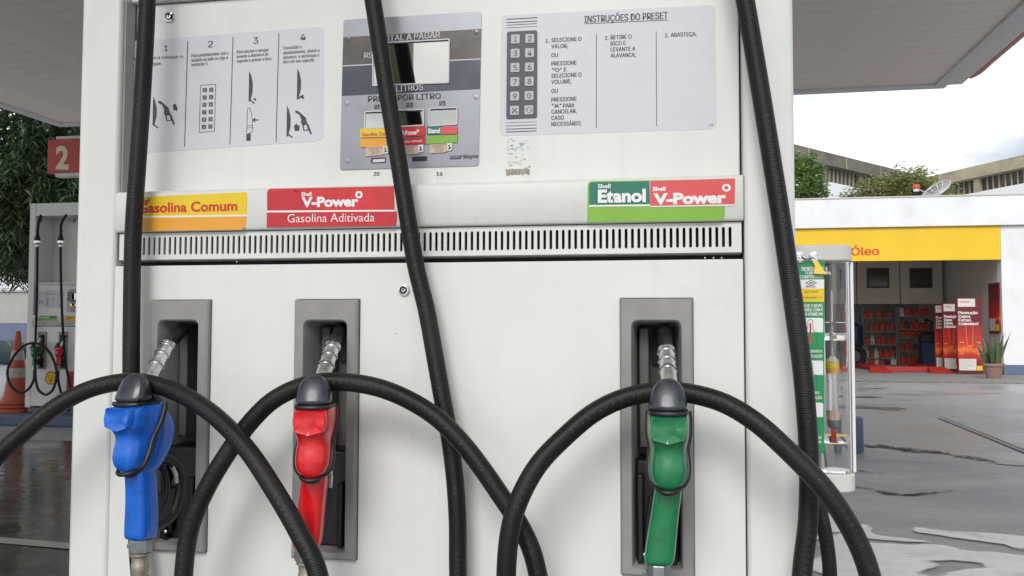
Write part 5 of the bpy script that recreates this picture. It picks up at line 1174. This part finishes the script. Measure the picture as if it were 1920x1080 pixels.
# antenna on the shop roof
M['mesh'] = mat('antenna mesh', (.42, .42, .43), .5, .3, var=.05)
yd = 23.2; hub = P(1752, 371, yd); AN = thing('dish_antenna', Vector((hub.x, yd, 4.2)), 'tilted wire-mesh dish antenna with orange-red horn on the shop roof', 'antenna')
A0, A1 = P(1733, 372, yd), P(1778, 337, yd)
ctr = (A0+A1)/2+Vector((0, 0, -.02)); U = (A1-A0).normalized(); Rd = (A1-A0).length/2
nrm = Vector((-.50, -.30, .78)); nrm = (nrm-U*nrm.dot(U)).normalized(); Vv = nrm.cross(U)
def dishp(r, a): return ctr+(U*math.cos(a)+Vv*math.sin(a))*r+nrm*(.35*r*r/Rd-.35*Rd)
mb = MB()
for r in (.25, .5, .75, 1): mb.tube([dishp(Rd*r, 2*math.pi*k/32) for k in range(33)], .022 if r == 1 else .008, 6, cap=False)
mb.build('rim_rings', 'mesh', AN)
for k in range(12): MB().tube([dishp(Rd*t/4, 2*math.pi*k/12) for t in range(5)], .014, 6).build('rib', 'mesh', AN)
wm = MB()
for k in range(60): wm.tube([dishp(Rd*t/4, 2*math.pi*k/60+.05) for t in range(1, 5)], .006, 3, cap=False)
wm.build('wire_mesh', 'mesh', AN, kind='stuff')
fp = P(1718, 353, yd); 
MB().tube([dishp(Rd*.35, math.pi), fp], .016, 6).build('feed_arm', 'mesh', AN)
MB().lathe([(0, -.08), (.075, -.08), (.075, -.03), (.06, -.02)], fp, 'Z', 14).build('feed_horn', 'signwhite', AN, smooth=40); MB().lathe([(.085, -.019), (.095, .06), (.07, .10), (0, .11)], fp, 'Z', 14).build('horn_cap', 'signred', AN, smooth=40)
MB().tube([Vector((hub.x, yd+.1, 4.2)), dishp(0, 0)], .04, 8).build('mast', 'mesh', AN)

# blue concrete block beyond the gauge
q = G(1594, 851); MB().lathe([(.0, 0), (.155, 0), (.165, .02), (.16, .30), (.15, .31), (0, .312)], Vector((G(1588, 850).x, q.y+.15, 0)), 'Z', 24).build('kerb_post', 'drumblue', None, smooth=40)
kp_ = bpy.data.objects['kerb_post']; kp_.data.materials[0] = M['wallblue']; tag(kp_, 'short blue-grey painted post standing on the asphalt', 'bollard')

# ================================================================== FAR BUILDING (two wings meeting at an inner corner)
M['parapet'] = mat('shaded stained concrete', (.16, .145, .118), .9, var=.22, vscale=.35, dirt=(.09, .085, .07, .85), dscale=.30, dlo=.46, dhi=.66)  # darker than the other wing's: its shade is mixed into the base colour
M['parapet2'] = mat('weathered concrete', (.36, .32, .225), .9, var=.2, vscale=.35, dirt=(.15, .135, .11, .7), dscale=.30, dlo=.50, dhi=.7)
M['farglass'] = mat('brown strip glazing', (.055, .048, .045), .3, var=.35, vscale=.6); M['farwhite'] = mat('far white wall', (.72, .73, .74), .8, var=.02)
ZT = 16.0
K0 = G(1737, 332, ZT); KL = G(1497, 272, ZT); KR = G(1920, 290, ZT)
KL = K0+(KL-K0)*1.35; KR = K0+(KR-K0)*1.5
def wing(A_, B_, label, pm, flip):
    A_ = Vector((A_.x, A_.y, 0)); B_ = Vector((B_.x, B_.y, 0)); u = (B_-A_); L = u.length; u.normalize(); n_ = Vector((u.y, -u.x, 0))
    if n_.y > 0: n_ = -n_
    T = thing('far_building', (A_+B_)/2, label, 'building')
    def slab(name, m, s0, s1, z0, z1, f0, f1, parent=T):
        a, b = A_+u*s0, A_+u*s1
        return MB().prism([a+n_*f1+Vector((0, 0, z0)), b+n_*f1+Vector((0, 0, z0)), b+n_*f0+Vector((0, 0, z0)), a+n_*f0+Vector((0, 0, z0))], (0, 0, z1-z0)).build(name, m, parent)
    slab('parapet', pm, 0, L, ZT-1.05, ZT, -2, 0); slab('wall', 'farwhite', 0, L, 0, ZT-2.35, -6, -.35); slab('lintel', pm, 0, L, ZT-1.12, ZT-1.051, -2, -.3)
    slab('dark_room', 'dark', 0, L, ZT-2.349, ZT-1.121, -6, -1.2)
    s = .2; i = 0
    while s < L-.6:
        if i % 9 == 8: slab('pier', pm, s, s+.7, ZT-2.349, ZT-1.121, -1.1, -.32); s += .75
        else: slab('window', 'farglass', s, s+.58, ZT-2.345, ZT-1.125, -.7, -.62); slab('mullion', 'parapet2', s+.585, s+.66, ZT-2.347, ZT-1.123, -.75, -.5); s += .665
        i += 1
    # coping joints
    s = 3.0
    while s < L: slab('joint_rib', 'parapet2', s, s+.12, ZT-1.04, ZT+.012, -1.9, .015); s += 6.0
    return T
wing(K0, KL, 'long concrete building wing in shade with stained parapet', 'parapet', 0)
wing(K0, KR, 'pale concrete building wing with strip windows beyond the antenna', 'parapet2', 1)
